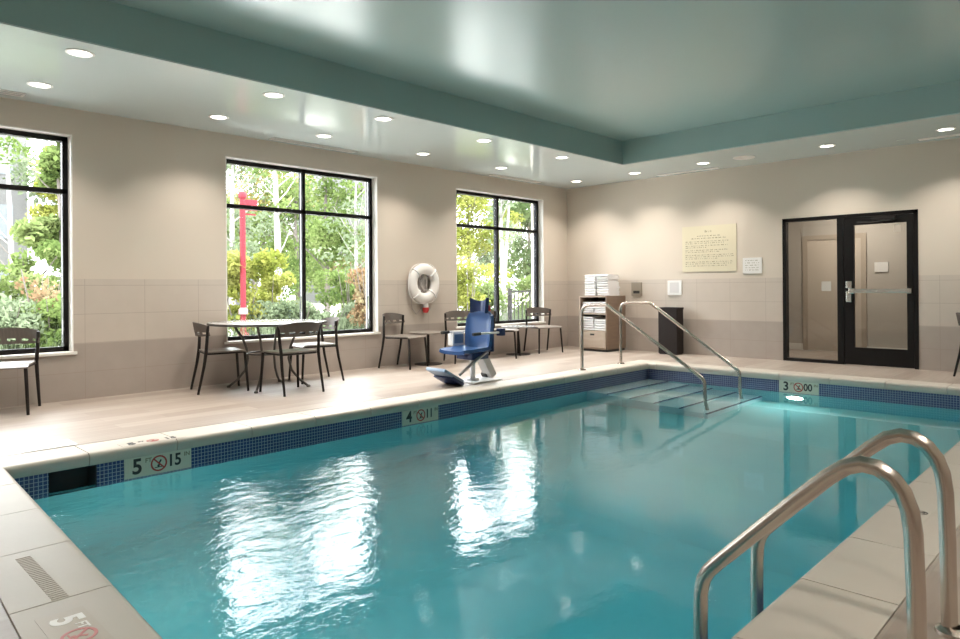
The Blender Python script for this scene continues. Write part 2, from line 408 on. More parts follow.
# pool shell
SK0, SK1 = 1.275, 1.575
b = MB()
def floor_z(x): return -1.62 if x < 4.6 else (-1.05 if x > 7.0 else -1.62 + (x - 4.6) / 2.4 * 0.57)
b.mi = 0
b.box(PX0 - 0.2, PY1, -1.9, SK0, PY1 + 0.2, -0.0521); b.box(SK1, PY1, -1.9, PX1 + 0.2, PY1 + 0.2, -0.0521)
b.box(SK0, PY1, -1.9, SK1, PY1 + 0.2, -0.30)
b.box(PX0 - 0.2, PY0 - 0.2, -1.9, PX1 + 0.2, PY0, -0.0521)
b.mi = 1
b.box(PX1, PY0, -1.9, PX1 + 0.2, PY1, -0.0521); b.box(PX0 - 0.2, PY0, -1.9, PX0, PY1, -0.0521)
b.mi = 2
xs = [PX0, 4.6, 7.0, PX1]
for i in range(3):
    z0, z1 = floor_z(xs[i]), floor_z(xs[i + 1] - 1e-6)
    vs = [b.bm.verts.new(c) for c in ((xs[i], PY0, z0), (xs[i + 1], PY0, z1), (xs[i + 1], PY1, z1), (xs[i], PY1, z0))]
    b.bm.faces.new(vs).material_index = 2
b.box(PX0 - 0.2, PY0 - 0.2, -1.95, PX1 + 0.2, PY1 + 0.2, -1.88)
po = structure(b.build('trim_6', [M['pool_x'], M['pool_y'], M['plaster']]))
# steps in the far corner
b = MB(); SX0 = 7.52
for k in range(5):
    y1 = 5.33 - 0.34 * k; zt = WL - 0.08 - 0.115 * k
    b.mi = 0; b.box(SX0, y1 - 0.34, -1.07, PX1 - 0.002, y1 if k else 5.328, zt)
    b.mi = 1; b.box(SX0 - 0.001, y1 - 0.341, zt - 0.035, PX1 - 0.003, y1 - 0.312, zt + 0.002)
structure(b.build('trim_7', [M['step_top'], M['nosing']]))
# water body
b = MB(); b.box(PX0 - 0.01, PY0 - 0.01, -1.86, PX1 + 0.01, PY1 + 0.01, WL)
wobj = b.build('pool_water', M['water']); tag(wobj, 'clear turquoise pool water with a rippled reflecting surface', 'water', kind='stuff')

# the near end of the pool runs slightly out of square
def skew(o):
    for v in o.data.vertices:
        if PX0 - CW - 0.05 < v.co.x < PX0 + 0.06: v.co.x += -0.062 + 0.047 * (v.co.y - 2.3)
for nm in ('trim_1', 'trim_3', 'trim_4', 'trim_5', 'trim_6', 'floor', 'pool_water'): skew(bpy.data.objects[nm])

# windows: reveals, sill, black frame, panes
def make_window(i, a, c):
    root = empty('window_%d' % i, ((a + c) / 2, WY, ZS)); structure(root)
    inv = Matrix.Translation((-(a + c) / 2, -WY, -ZS))
    y0, y1 = WY + 0.12, WY + 0.20; f = 0.05; mid = (a + c) / 2; zt = 2.165
    b = MB(); t = 0.012
    b.box(a, WY - 0.001, ZS, a + t, y0, ZH); b.box(c - t, WY - 0.001, ZS, c, y0, ZH); b.box(a, WY - 0.001, ZH - t, c, y0, ZH)
    b.build('reveal', M['reveal'], root, M4=inv)
    b = MB(); b.box(a - 0.03, WY - 0.02, ZS - 0.03, c + 0.03, y0 + 0.05, ZS, bev=0.004)
    b.build('sill', M['reveal'], root, M4=inv)
    b = MB()
    a2, c2, s2, h2 = a + t, c - t, ZS, ZH - t
    for (p0, p1, q0, q1) in ((a2, a2 + f, s2, h2), (c2 - f, c2, s2, h2), (mid - f / 2, mid + f / 2, s2, h2), (a2, c2, s2, s2 + f), (a2, c2, h2 - f, h2), (a2, c2, zt, zt + f)):
        b.mi = 0; b.box(p0, y0, q0, p1, y0 + 0.012, q1)
        b.mi = 1; b.box(p0 + 0.0005, y0 + 0.0115, q0 + 0.0005, p1 - 0.0005, y1, q1 - 0.0005)
    b.build('frame', [M['black'], M['darkside']], root, M4=inv)
    for (p0, p1, q0, q1) in ((a2 + f, mid - f / 2, s2 + f, zt), (mid + f / 2, c2 - f, s2 + f, zt), (a2 + f, mid - f / 2, zt + f, h2 - f), (mid + f / 2, c2 - f, zt + f, h2 - f)):
        b = MB(); b.box(p0, y0 + 0.036, q0, p1, y0 + 0.042, q1); b.build('pane', M['pane'], root, M4=inv)
for i, (a, c) in enumerate(WIN): make_window(i + 1, a, c)

# ------------------------------------------------------------------ door and sidelight
root = structure(empty('door_1', (BX, DY0, 0)))
inv = Matrix.Translation((-BX, -DY0, 0))
YM = 3.10
b = MB(); f = 0.05; x0, x1 = BX - 0.012, BX + 0.10
b.box(x0, DY0, 0, x1, DY0 + f, DZ); b.box(x0, DY1 - f, 0, x1, DY1, DZ); b.box(x0, DY0, DZ - f, x1, DY1, DZ); b.box(x0, YM - 0.01, 0, x1, YM + 0.075, DZ - f); b.box(x0, YM + 0.07, 0, x1, DY1 - f, 0.045)
b.build('frame', M['black'], root, M4=inv)
b = MB(); b.box(BX + 0.03, YM + 0.075, 0.045, BX + 0.038, DY1 - f, DZ - f); b.build('sidelight_pane', M['doorglass'], root, M4=inv)
b = MB(); lx0, lx1 = BX - 0.004, BX + 0.045; ly0, ly1 = DY0 + f + 0.004, YM - 0.014; gy0, gy1, gz0, gz1 = 2.30, 2.955, 0.255, 2.0
b.box(lx0, ly0, 0.01, lx1, gy0, DZ - f - 0.004); b.box(lx0, gy1, 0.01, lx1, ly1, DZ - f - 0.004); b.box(lx0, gy0, 0.01, lx1, gy1, gz0); b.box(lx0, gy0, gz1, lx1, gy1, DZ - f - 0.004)
leaf = b.build('door_leaf', M['black'], root, M4=inv)
b = MB(); b.box(BX + 0.018, gy0, gz0, BX + 0.024, gy1, gz1); b.build('door_pane', M['doorglass'], leaf, M4=inv)
b = MB(); b.box(BX - 0.07, gy0 - 0.02, 1.035, BX - 0.04, gy1 + 0.05, 1.085, bev=0.006); b.box(BX - 0.074, 2.58, 1.03, BX - 0.036, 2.66, 1.09, bev=0.004)
b.box(BX - 0.07, 2.235, 1.025, BX - 0.0045, 2.29, 1.095, bev=0.006)
pb = b.build('panic_bar', M['chrome'], leaf, M4=inv)
b = MB(); b.box(BX - 0.03, 2.985, 0.90, BX - 0.0045, 3.055, 1.06, bev=0.006); b.box(BX - 0.03, 2.98, 1.10, BX - 0.0045, 3.055, 1.2, bev=0.005)
b.tube([(BX - 0.03, 3.02, 1.03), (BX - 0.06, 3.02, 1.03), (BX - 0.075, 2.99, 1.06)], 0.014, 10); b.box(BX - 0.08, 2.93, 1.02, BX - 0.03, 3.01, 1.10, bev=0.012)
b.build('lock_case', M['chrome'], leaf, M4=inv)
b = MB(); b.box(BX - 0.045, 2.42, 2.045, BX - 0.0125, 2.72, 2.10, bev=0.006); b.tube([(BX - 0.03, 2.45, 2.04), (BX - 0.06, 2.7, 2.015), (BX - 0.05, 2.9, 2.03)], 0.009, 8)
b.build('door_closer', M['frame'], leaf, M4=inv)
b = MB(); b.box(BX + 0.014, 2.37, 1.87, BX + 0.017, 2.46, 1.97); b.build('sticker', M['taupe_marker'], leaf, M4=inv)
b = MB(); b.box(BX + 0.026, 3.27, 1.06, BX + 0.0295, 3.40, 1.20); b.build('sidelight_sticker', mat('pale_frosted_sticker', (0.5, 0.47, 0.43), 0.5), root, M4=inv)
# corridor behind the door
HX = 12.75
cm = mat('corridor_wall_paint', (0.47, 0.43, 0.385), 0.6)
b = MB(); b.box(HX, 0.2, -0.2, HX + 0.1, 7.4, 2.9); b.box(BX + 0.15, 0.1, -0.2, HX + 0.1, 0.2, 2.9); b.box(BX + 0.15, 7.4, -0.2, HX + 0.1, 7.5, 2.9)
structure(b.build('wall_corridor', cm))
b = MB(); b.box(BX + 0.15, 0.1, -0.2, HX, 7.4, -0.001); structure(b.build('floor_corridor', M['deck']))
b = MB(); b.box(BX + 0.15, 0.1, 2.7, HX, 7.4, 2.8); structure(b.build('ceiling_corridor', M['white']))
b = MB(); b.box(HX - 0.014, 0.2, 0, HX - 0.001, 7.4, 0.11); structure(b.build('baseboard_corridor', M['white']))
d2 = structure(empty('door_2', (HX, 3.32, 0)))
inv = Matrix.Translation((-HX, -3.32, 0))
b = MB(); b.box(HX - 0.03, 3.32, 0, HX - 0.001, 3.40, 2.02); b.box(HX - 0.03, 4.26, 0, HX - 0.001, 4.34, 2.02); b.box(HX - 0.03, 3.4001, 1.94, HX - 0.001, 4.2599, 2.02); b.build('frame', mat('taupe_door_frame', (0.40, 0.34, 0.28), 0.45), d2, M4=inv)
b = MB(); b.box(HX - 0.02, 3.40, 0.005, HX - 0.002, 4.26, 1.94); lf = b.build('door_leaf', mat('beige_door_leaf', (0.53, 0.46, 0.39), 0.45), d2, M4=inv)
b = MB(); b.tube([(HX - 0.022, 3.47, 1.0), (HX - 0.07, 3.47, 1.0), (HX - 0.07, 3.58, 1.0)], 0.01, 8); b.build('handle', M['chrome'], lf, M4=inv)
tag(MB().box(HX - 0.02, 3.0, 1.36, HX - 0.001, 3.2, 1.52).build('corridor_sign', M['liftwhite']), 'small pale square sign on the corridor wall seen through the door glass', 'sign')
b = MB(); b.box(HX - 0.05, 4.62, 0.15, HX - 0.012, 5.1, 2.1); tag(b.build('corridor_mirror', mat('dark_mirror_panel', (0.03, 0.03, 0.03), 0.15)), 'tall dark panel on the corridor wall, seen at the left of the sidelight', 'panel')
def area(name, loc, size, power, col, parent=None, shape='DISK', rot=(0, 0, 0), spread=PI):
    l = bpy.data.lights.new(name, 'AREA'); l.shape = shape; l.size = size; l.energy = power; l.color = col; l.spread = spread
    o = bpy.data.objects.new(name, l); COL.objects.link(o); o.location = loc; o.rotation_euler = rot
    if parent: o.parent = parent
    return o
cl = empty('corridor_light', (11.8, 3.4, 2.7))  # unseen fixture, added to light the corridor
MB().lathe([(0, 0), (0.16, 0), (0.16, -0.03), (0, -0.05)], (0, 0, 0), 24).build('diffuser', M['lamp'], cl)
area('lamp', (0, 0, -0.055), 0.3, 34, (1.0, 0.92, 0.82), cl)
tag(cl, 'unseen round ceiling light added to light the corridor behind the glass door', 'light')

# ------------------------------------------------------------------ ceiling fixtures
proto = empty('downlight', (0, 0, 0))
MB().lathe([(0.082, 0), (0.105, 0), (0.105, -0.004), (0.084, -0.008), (0.082, 0)], seg=32).build('trim_ring', M['white'], proto, True)
MB().lathe([(0, -0.002), (0.082, -0.002), (0.082, 0.0), (0, 0.0)], seg=32).build('diffuser', M['lamp'], proto)
area('lamp', (0, 0, -0.012), 0.19, DOWNLIGHT_W, (1.0, 0.92, 0.82), proto, spread=math.radians(112))
LX = [1.70, 3.40, 4.75, 6.38, 8.03, 10.03]
ords = ['nearest the camera', 'second from the camera', 'third from the camera', 'fourth from the camera', 'fifth from the camera', 'over the towel cabinet']
spots = []
for i, x_ in enumerate(LX):
    spots.append((x_, 7.30, 'round ceiling light in the row along the window wall, ' + ords[i]))
    o6 = ords[i] if i < 5 else 'last, by the far tray corner'
    spots.append((x_, 6.10, 'round ceiling light in the row beside the tray, ' + o6))
for y_, d in ((4.87, 'above the beige wall left of the ceiling speaker'), (3.08, 'above the left side of the glass door'), (1.72, 'nearest the right photo edge')):
    spots.append((10.0, y_, 'round light in the back wall soffit, ' + d))
for x_, y_ in ((1.0, -0.6), (2.6, -0.6), (4.2, -0.6), (6.0, -0.6), (8.5, -0.6), (-0.8, 5.2), (-0.8, 2.5), (-0.8, 0.0)):  # unseen lights; the first and third are added to brighten the right coping
    spots.append((x_, y_, None))
for i, (x_, y_, d) in enumerate(spots):
    o = proto if i == 0 else copy_tree(proto)
    o.location = (x_, y_, H - 0.0005)
    if d is None: d = 'recessed ceiling light out of view, at %.1f m along and %.1f m across' % (x_ + 2, y_ + 1.6)
    tag(o, d, 'ceiling light', 'recessed ceiling lights')
sp = MB().lathe([(0, 0), (0.155, 0), (0.155, -0.006), (0.14, -0.012), (0.135, -0.009), (0, -0.009)], (10.0, 4.23, H), 36).build('ceiling_speaker', M['white'], smooth=True)
tag(sp, 'larger unlit white round ceiling speaker over the back wall signs', 'speaker')
sp = MB().lathe([(0, 0), (0.05, 0), (0.05, -0.006), (0, -0.006)], (10.35, 2.28, H), 24).build('sprinkler_cover', M['soffit'], smooth=True)
tag(sp, 'small flat round sprinkler cover in the soffit above the door', 'sprinkler')
def slot(x0, y0, x1, y1, d):
    r = empty('slot_diffuser', ((x0 + x1) / 2, (y0 + y1) / 2, H)); w_, l_ = (x1 - x0) / 2, (y1 - y0) / 2
    b = MB(); b.box(-w_, -l_, -0.008, w_, -l_ + 0.018, 0); b.box(-w_, l_ - 0.018, -0.008, w_, l_, 0); b.box(-w_, -l_, -0.008, -w_ + 0.018, l_, 0); b.box(w_ - 0.018, -l_, -0.008, w_, l_, 0)
    if w_ > l_: b.box(-w_, -0.008, -0.008, w_, 0.008, 0)
    else: b.box(-0.008, -l_, -0.008, 0.008, l_, 0)
    b.build('frame', M['white'], r)
    MB().box(-w_ + 0.018, -l_ + 0.018, -0.002, w_ - 0.018, l_ - 0.018, 0).build('slot', M['grey'], r)
    tag(r, d, 'air vent')
slot(0.35, 7.72, 1.68, 7.86, 'long narrow air vent in the ceiling above the left window')
slot(4.35, 7.80, 5.62, 7.93, 'long narrow air vent in the ceiling above the middle window')
slot(8.40, 7.80, 9.64, 7.93, 'long narrow air vent in the ceiling above the far window')
slot(10.50, 4.88, 10.60, 5.96, 'long narrow air vent in the soffit over the cream rules sign')
slot(10.42, 1.0, 10.52, 2.10, 'long narrow air vent in the soffit near the right edge of the photo')

# ------------------------------------------------------------------ pool fittings
def FR_win(x): return basis((x, PY1, 0), (1, 0, 0), (0, 0, 1), (0, -1, 0))
def FR_end(y): return basis((PX1, y, 0), (0, -1, 0), (0, 0, 1), (-1, 0, 0))
def water_marker(F, big, sup1, right, sup2, label, wid=0.487):
    r = empty('depth_marker'); 
    r.matrix_world = F
    MB().box(-wid / 2, -0.238, -0.002, wid / 2, -0.089, 0.006).build('plate', M['ceramic'], r)
    I = Matrix.Translation((0, 0, 0.0065))
    text_on('lettering', [(big, 0.155, -0.155, -0.162, 0.004, 0.95), (right, 0.125, 0.115, -0.158, 0.003, 0.85)], M['ink'], r, I)
    text_on('unit_lettering', [(sup1, 0.045, -0.075, -0.125, 0.0008), (sup2, 0.045, 0.21, -0.125, 0.0008)], M['ink_soft'], r, I)
    nodive('symbol', r, I, 0.060, M['redink'], M['ink'], 0.0, -0.16)
    tag(r, label, 'depth marker', 'depth markers at the waterline')
water_marker(FR_win(1.9965), '5', 'FT', '15', 'IN', 'cream waterline tile reading 5 FT and 15 beside a no diving symbol')
water_marker(FR_win(4.597), '4', 'FT', '11', 'IN', 'cream waterline tile reading 4 and 11, below the blue pool lift')
water_marker(FR_end(3.165), '3', 'FT', '00', 'IN', 'cream waterline tile reading 3 and 00, in front of the glass door')
# markings on top of the coping
def top_marker(F, big, sup, right, m_plate, m_ink, m_ring, label, wid=0.46, hh=0.15):
    r = empty('deck_depth_marker'); r.matrix_world = F
    MB().box(-wid / 2, -hh / 2, 0.0, wid / 2, hh / 2, 0.0015).build('plate', m_plate, r)
    I = Matrix.Translation((0, 0, 0.002)); k = hh / 0.15
    text_on('lettering', [(big, 0.135 * k, -0.15, -0.0, 0.005), (sup, 0.05 * k, -0.075, 0.03 * k, 0.001)] + ([(right, 0.11 * k, 0.13, 0, 0.003)] if right else []), m_ink, r, I)
    nodive('symbol', r, I, 0.055 * k, m_ring, m_ring)
    tag(r, label, 'depth marker', 'depth markers set in the coping')
top_marker(basis((0.69, 2.53, 0.0), (0, -1, 0), (1, 0, 0), (0, 0, 1)), '5', 'FT', '', M['taupe_marker'], M['whiteink'], M['pinkink'], 'white 5 FT and faded red mark on the near coping, bottom left', 0.46, 0.15)
top_marker(basis((1.98, 5.40, 0.0), (1, 0, 0), (0, 1, 0), (0, 0, 1)), '5', 'FT', '15', M['stone'], M['ink'], M['redink'], 'small dark 5 FT marking lying on the window side coping above the waterline tile', 0.46, 0.12)
top_marker(basis((3.98, 0.80, 0.0), (1, 0, 0), (0, 1, 0), (0, 0, 1)), '4', 'FT', '', M['stone'], M['ink'], M['ink'], 'small dark depth marking on the right coping behind the ladder rails', 0.42, 0.08)
# grip ribs moulded in the near coping
b = MB()
y_ = 2.895
while y_ < 3.46:
    b.box(0.70, y_, 0.0, 0.755, y_ + 0.008, 0.0025); y_ += 0.021
tag(b.build('grip_ribs', M['taupe_marker']), 'band of fine raised ribs across the near coping left of the pool', 'grip strip')
# skimmer
b = MB(); ex = 0.30
b.box(SK0, PY1 + 0.19, -0.30, SK1, PY1 + 0.2, -0.0521); b.box(SK0, PY1 + 0.003, -0.302, SK1, PY1 + 0.19, -0.298); b.box(SK0, PY1 + 0.01, -0.3, SK0 + 0.006, PY1 + 0.19, -0.06); b.box(SK1 - 0.006, PY1 + 0.01, -0.3, SK1, PY1 + 0.19, -0.06)
b.box(SK0, PY1 + 0.002, -0.095, SK1, PY1 + 0.012, -0.055)
tag(b.build('skimmer_mouth', M['niche']), 'dark rectangular skimmer opening in the blue waterline tile at the near left corner', 'skimmer')
b = MB(); b.box(1.20, PY1 + CW + 0.02, 0, 1.55, PY1 + CW + 0.27, 0.004, bev=0.001)
lid = b.build('skimmer_cover', M['liftwhite'])
b = MB(); b.box(1.36, PY1 + CW + 0.12, 0.0035, 1.39, PY1 + CW + 0.17, 0.006); b.build('finger_hole', M['grey'], lid)
tag(lid, 'white rectangular skimmer lid set in the deck beside the near left pool corner', 'skimmer lid')
# pool light under the glass door
pl = empty('pool_light', (PX1, 3.2, -0.62))
MB().lathe([(0.13, 0), (0.13, 0.02), (0.10, 0.03), (0.10, 0.0), (0.13, 0)], seg=28, M4=Matrix.Rotation(-PI / 2, 4, 'Y')).build('bezel', M['chrome'], pl, True)
MB().lathe([(0, 0.012), (0.10, 0.012), (0.10, 0.0), (0, 0)], seg=28, M4=Matrix.Rotation(-PI / 2, 4, 'Y')).build('lens', M['lamp'], pl)
area('lamp', (-0.035, 0, 0), 0.2, 8, (0.95, 1.0, 0.92), pl, rot=(0, PI / 2, 0))
tag(pl, 'lit round underwater light in the far pool wall beneath the depth tile', 'pool light', 'underwater lights')
for (x_, y_, rz, d) in ((PX0, 2.1, PI, 'unseen underwater light added in the near end wall to brighten the water, right half'), (PX0, 4.2, PI, 'unseen underwater light added in the near end wall to brighten the water, left half')):
    o = copy_tree(pl); o.location = (x_, y_, -0.75); o.rotation_euler = (0, 0, rz); tag(o, d, 'pool light', 'underwater lights')  # unseen copies of the far wall light, added to brighten the water

# exit ladder, near right
R_ = 0.024
root = empty('pool_ladder', (2.17, 0.46, 0))
prof = fillet([(0.46, -0.02), (0.468, 0.50), (0.50, 0.60), (0.60, 0.634), (0.70, 0.575), (1.065, 0.20), (1.085, 0.10), (1.085, -1.25)], [0.25, 0.12, 0.12, 0.12, 0.07, 0.05], 5)
prof = fillet([(0, 0.462, -0.02), (0, 0.468, 0.655), (0, 0.585, 0.70), (0, 1.075, 0.205), (0, 1.088, -1.25)], [0.12, 0.13, 0.05], 8)
pr1 = [(0, 0.446, -0.02), (0, 0.450, 0.30), (0, 0.455, 0.46)]
pr1 += [(0, 0.463, 0.52), (0, 0.480, 0.567), (0, 0.506, 0.602), (0, 0.542, 0.624), (0, 0.582, 0.628), (0, 0.625, 0.612), (0, 0.672, 0.574)]
pr1 += [(0, 0.76, 0.489), (0, 0.90, 0.345), (0, 1.015, 0.226), (0, 1.046, 0.192), (0, 1.066, 0.158), (0, 1.076, 0.115), (0, 1.079, 0.0), (0, 1.079, -1.25)]
for dx in (0, 0.505):
    oy = -0.46 + (0.014 if dx else 0.0)
    MB().tube([(dx, p_[1] + oy, p_[2]) for p_ in pr1], R_, 20).build('rail', M['steel'], root, True)
    MB().lathe([(0.024, 0.001), (0.055, 0.001), (0.053, 0.012), (0.035, 0.022), (0.024, 0.024)], (dx, -0.012, 0), 28).build('escutcheon', M['steel'], root, True)
for k in range(3):
    b = MB(); b.box(0.0, 0.555, -0.5 - 0.28 * k, 0.505, 0.66, -0.475 - 0.28 * k, bev=0.005); b.build('tread', M['steel'], root)
tag(root, 'two bent brushed steel ladder rails rising from the right coping in the foreground', 'pool ladder')
# stair hand rails, far corner
def hand_rail(x, pts, label):
    r = empty('hand_rail', (x, pts[0][0], 0)); y0 = pts[0][0]
    q = [(0, a - y0, z) for a, z in pts]
    MB().tube(fillet(q, [0.13, 0.10, 0.10, 0.10], 7), 0.022, 16).build('rail', M['steel'], r, True)
    MB().lathe([(0.022, 0.001), (0.055, 0.001), (0.052, 0.012), (0.03, 0.022), (0.022, 0.022)], (0, 0, 0), 24).build('escutcheon', M['steel'], r, True)
    tag(r, label, 'hand rail', 'hand rails at the pool steps')
hand_rail(7.73, [(5.555, -0.02), (5.55, 0.895), (5.14, 0.905), (3.80, 0.035), (3.73, -0.10), (3.73, -1.0)][0:1] + [(5.55, 0.895), (5.14, 0.90), (3.77, 0.02), (3.73, -0.98)], 'steel hand rail at the pool steps, the one nearer the blue lift')
hand_rail(8.74, [(5.575, -0.02), (5.58, 0.905), (5.08, 0.91), (3.78, 0.03), (3.745, -0.98)], 'steel hand rail at the pool steps, the one nearer the back wall bin')

# ------------------------------------------------------------------ chairs
def make_chair():
    r = empty('patio_chair')
    for s in (-1, 1):
        MB().tube([(s * 0.215, 0.215, 0.44), (s * 0.228, 0.232, 0.2), (s * 0.238, 0.245, 0.0)], [0.016, 0.015, 0.013], 10).build('leg', M['frame'], r, True)
        MB().tube([(s * 0.250, -0.180, 0.748), (s * 0.248, -0.184, 0.70), (s * 0.240, -0.192, 0.56), (s * 0.230, -0.200, 0.45), (s * 0.234, -0.222, 0.30), (s * 0.24, -0.285, 0.0)], [0.015, 0.017, 0.017, 0.018, 0.016, 0.013], 10).build('leg', M['frame'], r, True)
    b = MB(); pts = [(-0.22, -0.195, 0.435), (-0.22, 0.21, 0.44), (0.22, 0.21, 0.44), (0.22, -0.195, 0.435), (-0.22, -0.195, 0.435)]
    b.tube(fillet(pts, 0.05, 4), 0.011, 8); b.build('seat_frame', M['frame'], r, True)
    def sf(u, v):
        x = (u - 0.5) * 2; y = -0.20 + 0.44 * v
        e = 1 - 0.06 * (2 * v - 1) ** 2 * 0
        return (x * (0.225 + 0.012 * v) * e, y + 0.015 * (1 - x * x) * v, 0.462 - 0.012 * (1 - x * x) * math.sin(PI * min(1, v * 1.1)) - 0.02 * max(0, (v - 0.85) / 0.15) ** 2)
    MB().grid(sf, 14, 14, 0.014).build('seat', M['seat'], r, True)
    # curved back band with a pressed bottom edge and a row of slots
    def bf(u, v):
        x = (u - 0.5) * 2; a = x * 1.05
        top = 0.785 - 0.036 * x * x; bot = 0.625 + 0.012 * x * x
        z = bot + (top - bot) * v
        return (0.262 * math.sin(a) / math.sin(1.05), -0.178 - 0.105 * (math.cos(a) - math.cos(1.05)) / (1 - math.cos(1.05)) * 1.0 - 0.03 * (v - 0.5), z)
    b = MB(); nu, nv = 26, 6
    b.grid(bf, nu, nv, None)
    # cut slots: drop alternate cells in the middle band
    kill = []
    b.bm.faces.ensure_lookup_table()
    for i in range(nu):
        for j in range(nv):
            if j == 1 and i % 5 in (1, 2, 3) and 2 <= i < nu - 2: kill.append(b.bm.faces[i * nv + j])
    bmesh.ops.delete(b.bm, geom=kill, context='FACES')
    rr = bmesh.ops.solidify(b.bm, geom=list(b.bm.faces), thickness=0.010)
    b.build('backrest', M['weave'], r, True)
    return r
ch = make_chair()
def heading(hx, hy): return math.atan2(-hx, hy)
chairs = [
    (1.48, 7.70, (-0.38, -0.92), 'dark chair with its back to the left window, cut by the photo edge'),
    (3.52, 7.54, (0.97, -0.25), 'dark chair at the left side of the large round table'),
    (3.99, 6.83, (0.0, 1.0), 'dark chair in front of the large round table, backrest toward the pool'),
    (4.68, 7.44, (-0.97, 0.2), 'dark chair at the right of the large round table, seen from its back'),
    (6.33, 7.68, (0.3, -0.95), 'dark chair standing against the wall below the life ring'),
    (7.42, 7.55, (-0.42, -0.91), 'dark chair against the far window half hidden behind the blue lift'),
    (8.33, 7.56, (0.55, -0.84), 'dark chair behind the blue lift, just left of the low white table'),
    (9.46, 7.62, (-0.35, -0.94), 'dark chair below the right end of the far window'),
    (10.42, 1.40, (0, -1.0), 'black chair by the back wall cut by the right edge of the photo')]
for i, (x_, y_, hd, d) in enumerate(chairs):
    o = ch if i == 0 else copy_tree(ch)
    o.location = (x_, y_, 0); o.rotation_euler = (0, 0, heading(*hd)); tag(o, d, 'chair', 'outdoor style chairs around the pool')

# ------------------------------------------------------------------ tables
tb = empty('round_table', (4.0, 7.345, 0))
MB().lathe([(0, 0.765), (0.655, 0.765), (0.66, 0.761), (0.64, 0.743), (0, 0.743)], seg=64).build('tabletop', M['tabletop'], tb, True)
MB().lathe([(0.655, 0.7655), (0.668, 0.765), (0.672, 0.755), (0.668, 0.741), (0.64, 0.737), (0.641, 0.743), (0.659, 0.745), (0.6605, 0.761), (0.655, 0.7655)], seg=64).build('rim', M['rim'], tb, True)
for k in range(4):
    a = math.radians(45 + 90 * k); c_, s_ = math.cos(a), math.sin(a)
    pts = [(0.40, 0.735), (0.36, 0.66), (0.30, 0.58), (0.255, 0.46), (0.235, 0.34), (0.27, 0.2), (0.36, 0.09), (0.455, 0.018)]
    lg = MB().tube([(r_ * c_, r_ * s_, z_) for r_, z_ in pts], 0.014, 10).build('leg', M['tableleg'], tb, True)
    MB().lathe([(0, 0.0), (0.022, 0.0), (0.024, 0.014), (0.014, 0.026), (0, 0.028)], (0.465 * c_, 0.465 * s_, 0), 14).build('foot', M['tableleg'], lg, True)
rg = [(0.245 * math.cos(2 * PI * k / 24), 0.245 * math.sin(2 * PI * k / 24), 0.40) for k in range(25)]
MB().tube(rg, 0.008, 8, False).build('brace_ring', M['tableleg'], tb, True)
tag(tb, 'large round grey topped table with curved metal legs before the middle window', 'table')
t2 = empty('side_table', (6.84, 7.74, 0))
MB().lathe([(0, 0.485), (0.29, 0.485), (0.295, 0.478), (0.28, 0.465), (0, 0.465)], seg=40).build('tabletop', M['seat'], t2, True)
MB().tube([(0, 0, 0.01), (0, 0, 0.466)], 0.02, 14).build('post', M['frame'], t2, True)
MB().lathe([(0, 0), (0.21, 0), (0.21, 0.008), (0.04, 0.018), (0, 0.018)], seg=36).build('base', M['frame'], t2, True)
o = copy_tree(t2); o.location = (8.84, 7.68, 0)
tag(t2, 'low round brown side table under the life ring between two chairs', 'side table', 'low round side tables')
tag(o, 'low round bright topped side table below the far window, right of the blue lift', 'side table', 'low round side tables')
for c_ in [q for q in bpy.data.objects if q.parent == o and q.name.startswith('tabletop')]:
    c_.data = c_.data.copy(); c_.data.materials[0] = M['tabletop']

# ------------------------------------------------------------------ pool lift
L = empty('pool_lift', (5.955, 5.86, 0), heading(-1, 0.0))   # local +y is the way the seat faces
b = MB(); b.box(-0.17, -0.28, 0.0, 0.17, 0.20, 0.018, bev=0.006); b.lathe([(0, 0.018), (0.085, 0.018), (0.075, 0.05), (0, 0.05)], (0, 0.06, 0), 20); b.build('base_plate', M['liftwhite'], L, True)
b = MB(); b.tube([(0, 0.06, 0.04), (0, 0.06, 0.30)], 0.032, 16); b.build('mast', M['liftwhite'], L, True)
b = MB(); b.box(-0.07, -0.055, -0.24, 0.07, 0.055, 0.24, Matrix.Translation((0.06, -0.20, 0.23)) @ Matrix.Rotation(math.radians(-32), 4, 'X'), bev=0.03)
sh = b.build('motor_arm', mat('light_grey_arm_cover', (0.50, 0.48, 0.46), 0.4), L, True)
b = MB(); b.box(-0.05, -0.06, -0.045, 0.05, 0.06, 0.04, Matrix.Translation((0.10, -0.30, 0.06)) @ Matrix.Rotation(math.radians(-32), 4, 'X'), bev=0.012); b.build('pivot_cap', M['plinth'], sh, True)
# seat pan
def seatf(u, v):
    x = (u - 0.5) * 2; y = -0.02 + 0.43 * v
    return (x * 0.235 * (1 - 0.12 * max(0, v - 0.8) / 0.2), y, 0.415 + 0.02 * x ** 4 - 0.02 * v)
b = MB(); b.grid(seatf, 12, 10, 0.04); b.build('seat', M['blue'], L, True)
b = MB(); b.box(-0.14, -0.08, 0.28, 0.14, 0.20, 0.385, bev=0.015); b.build('seat_bracket', M['blue2'], L, True)
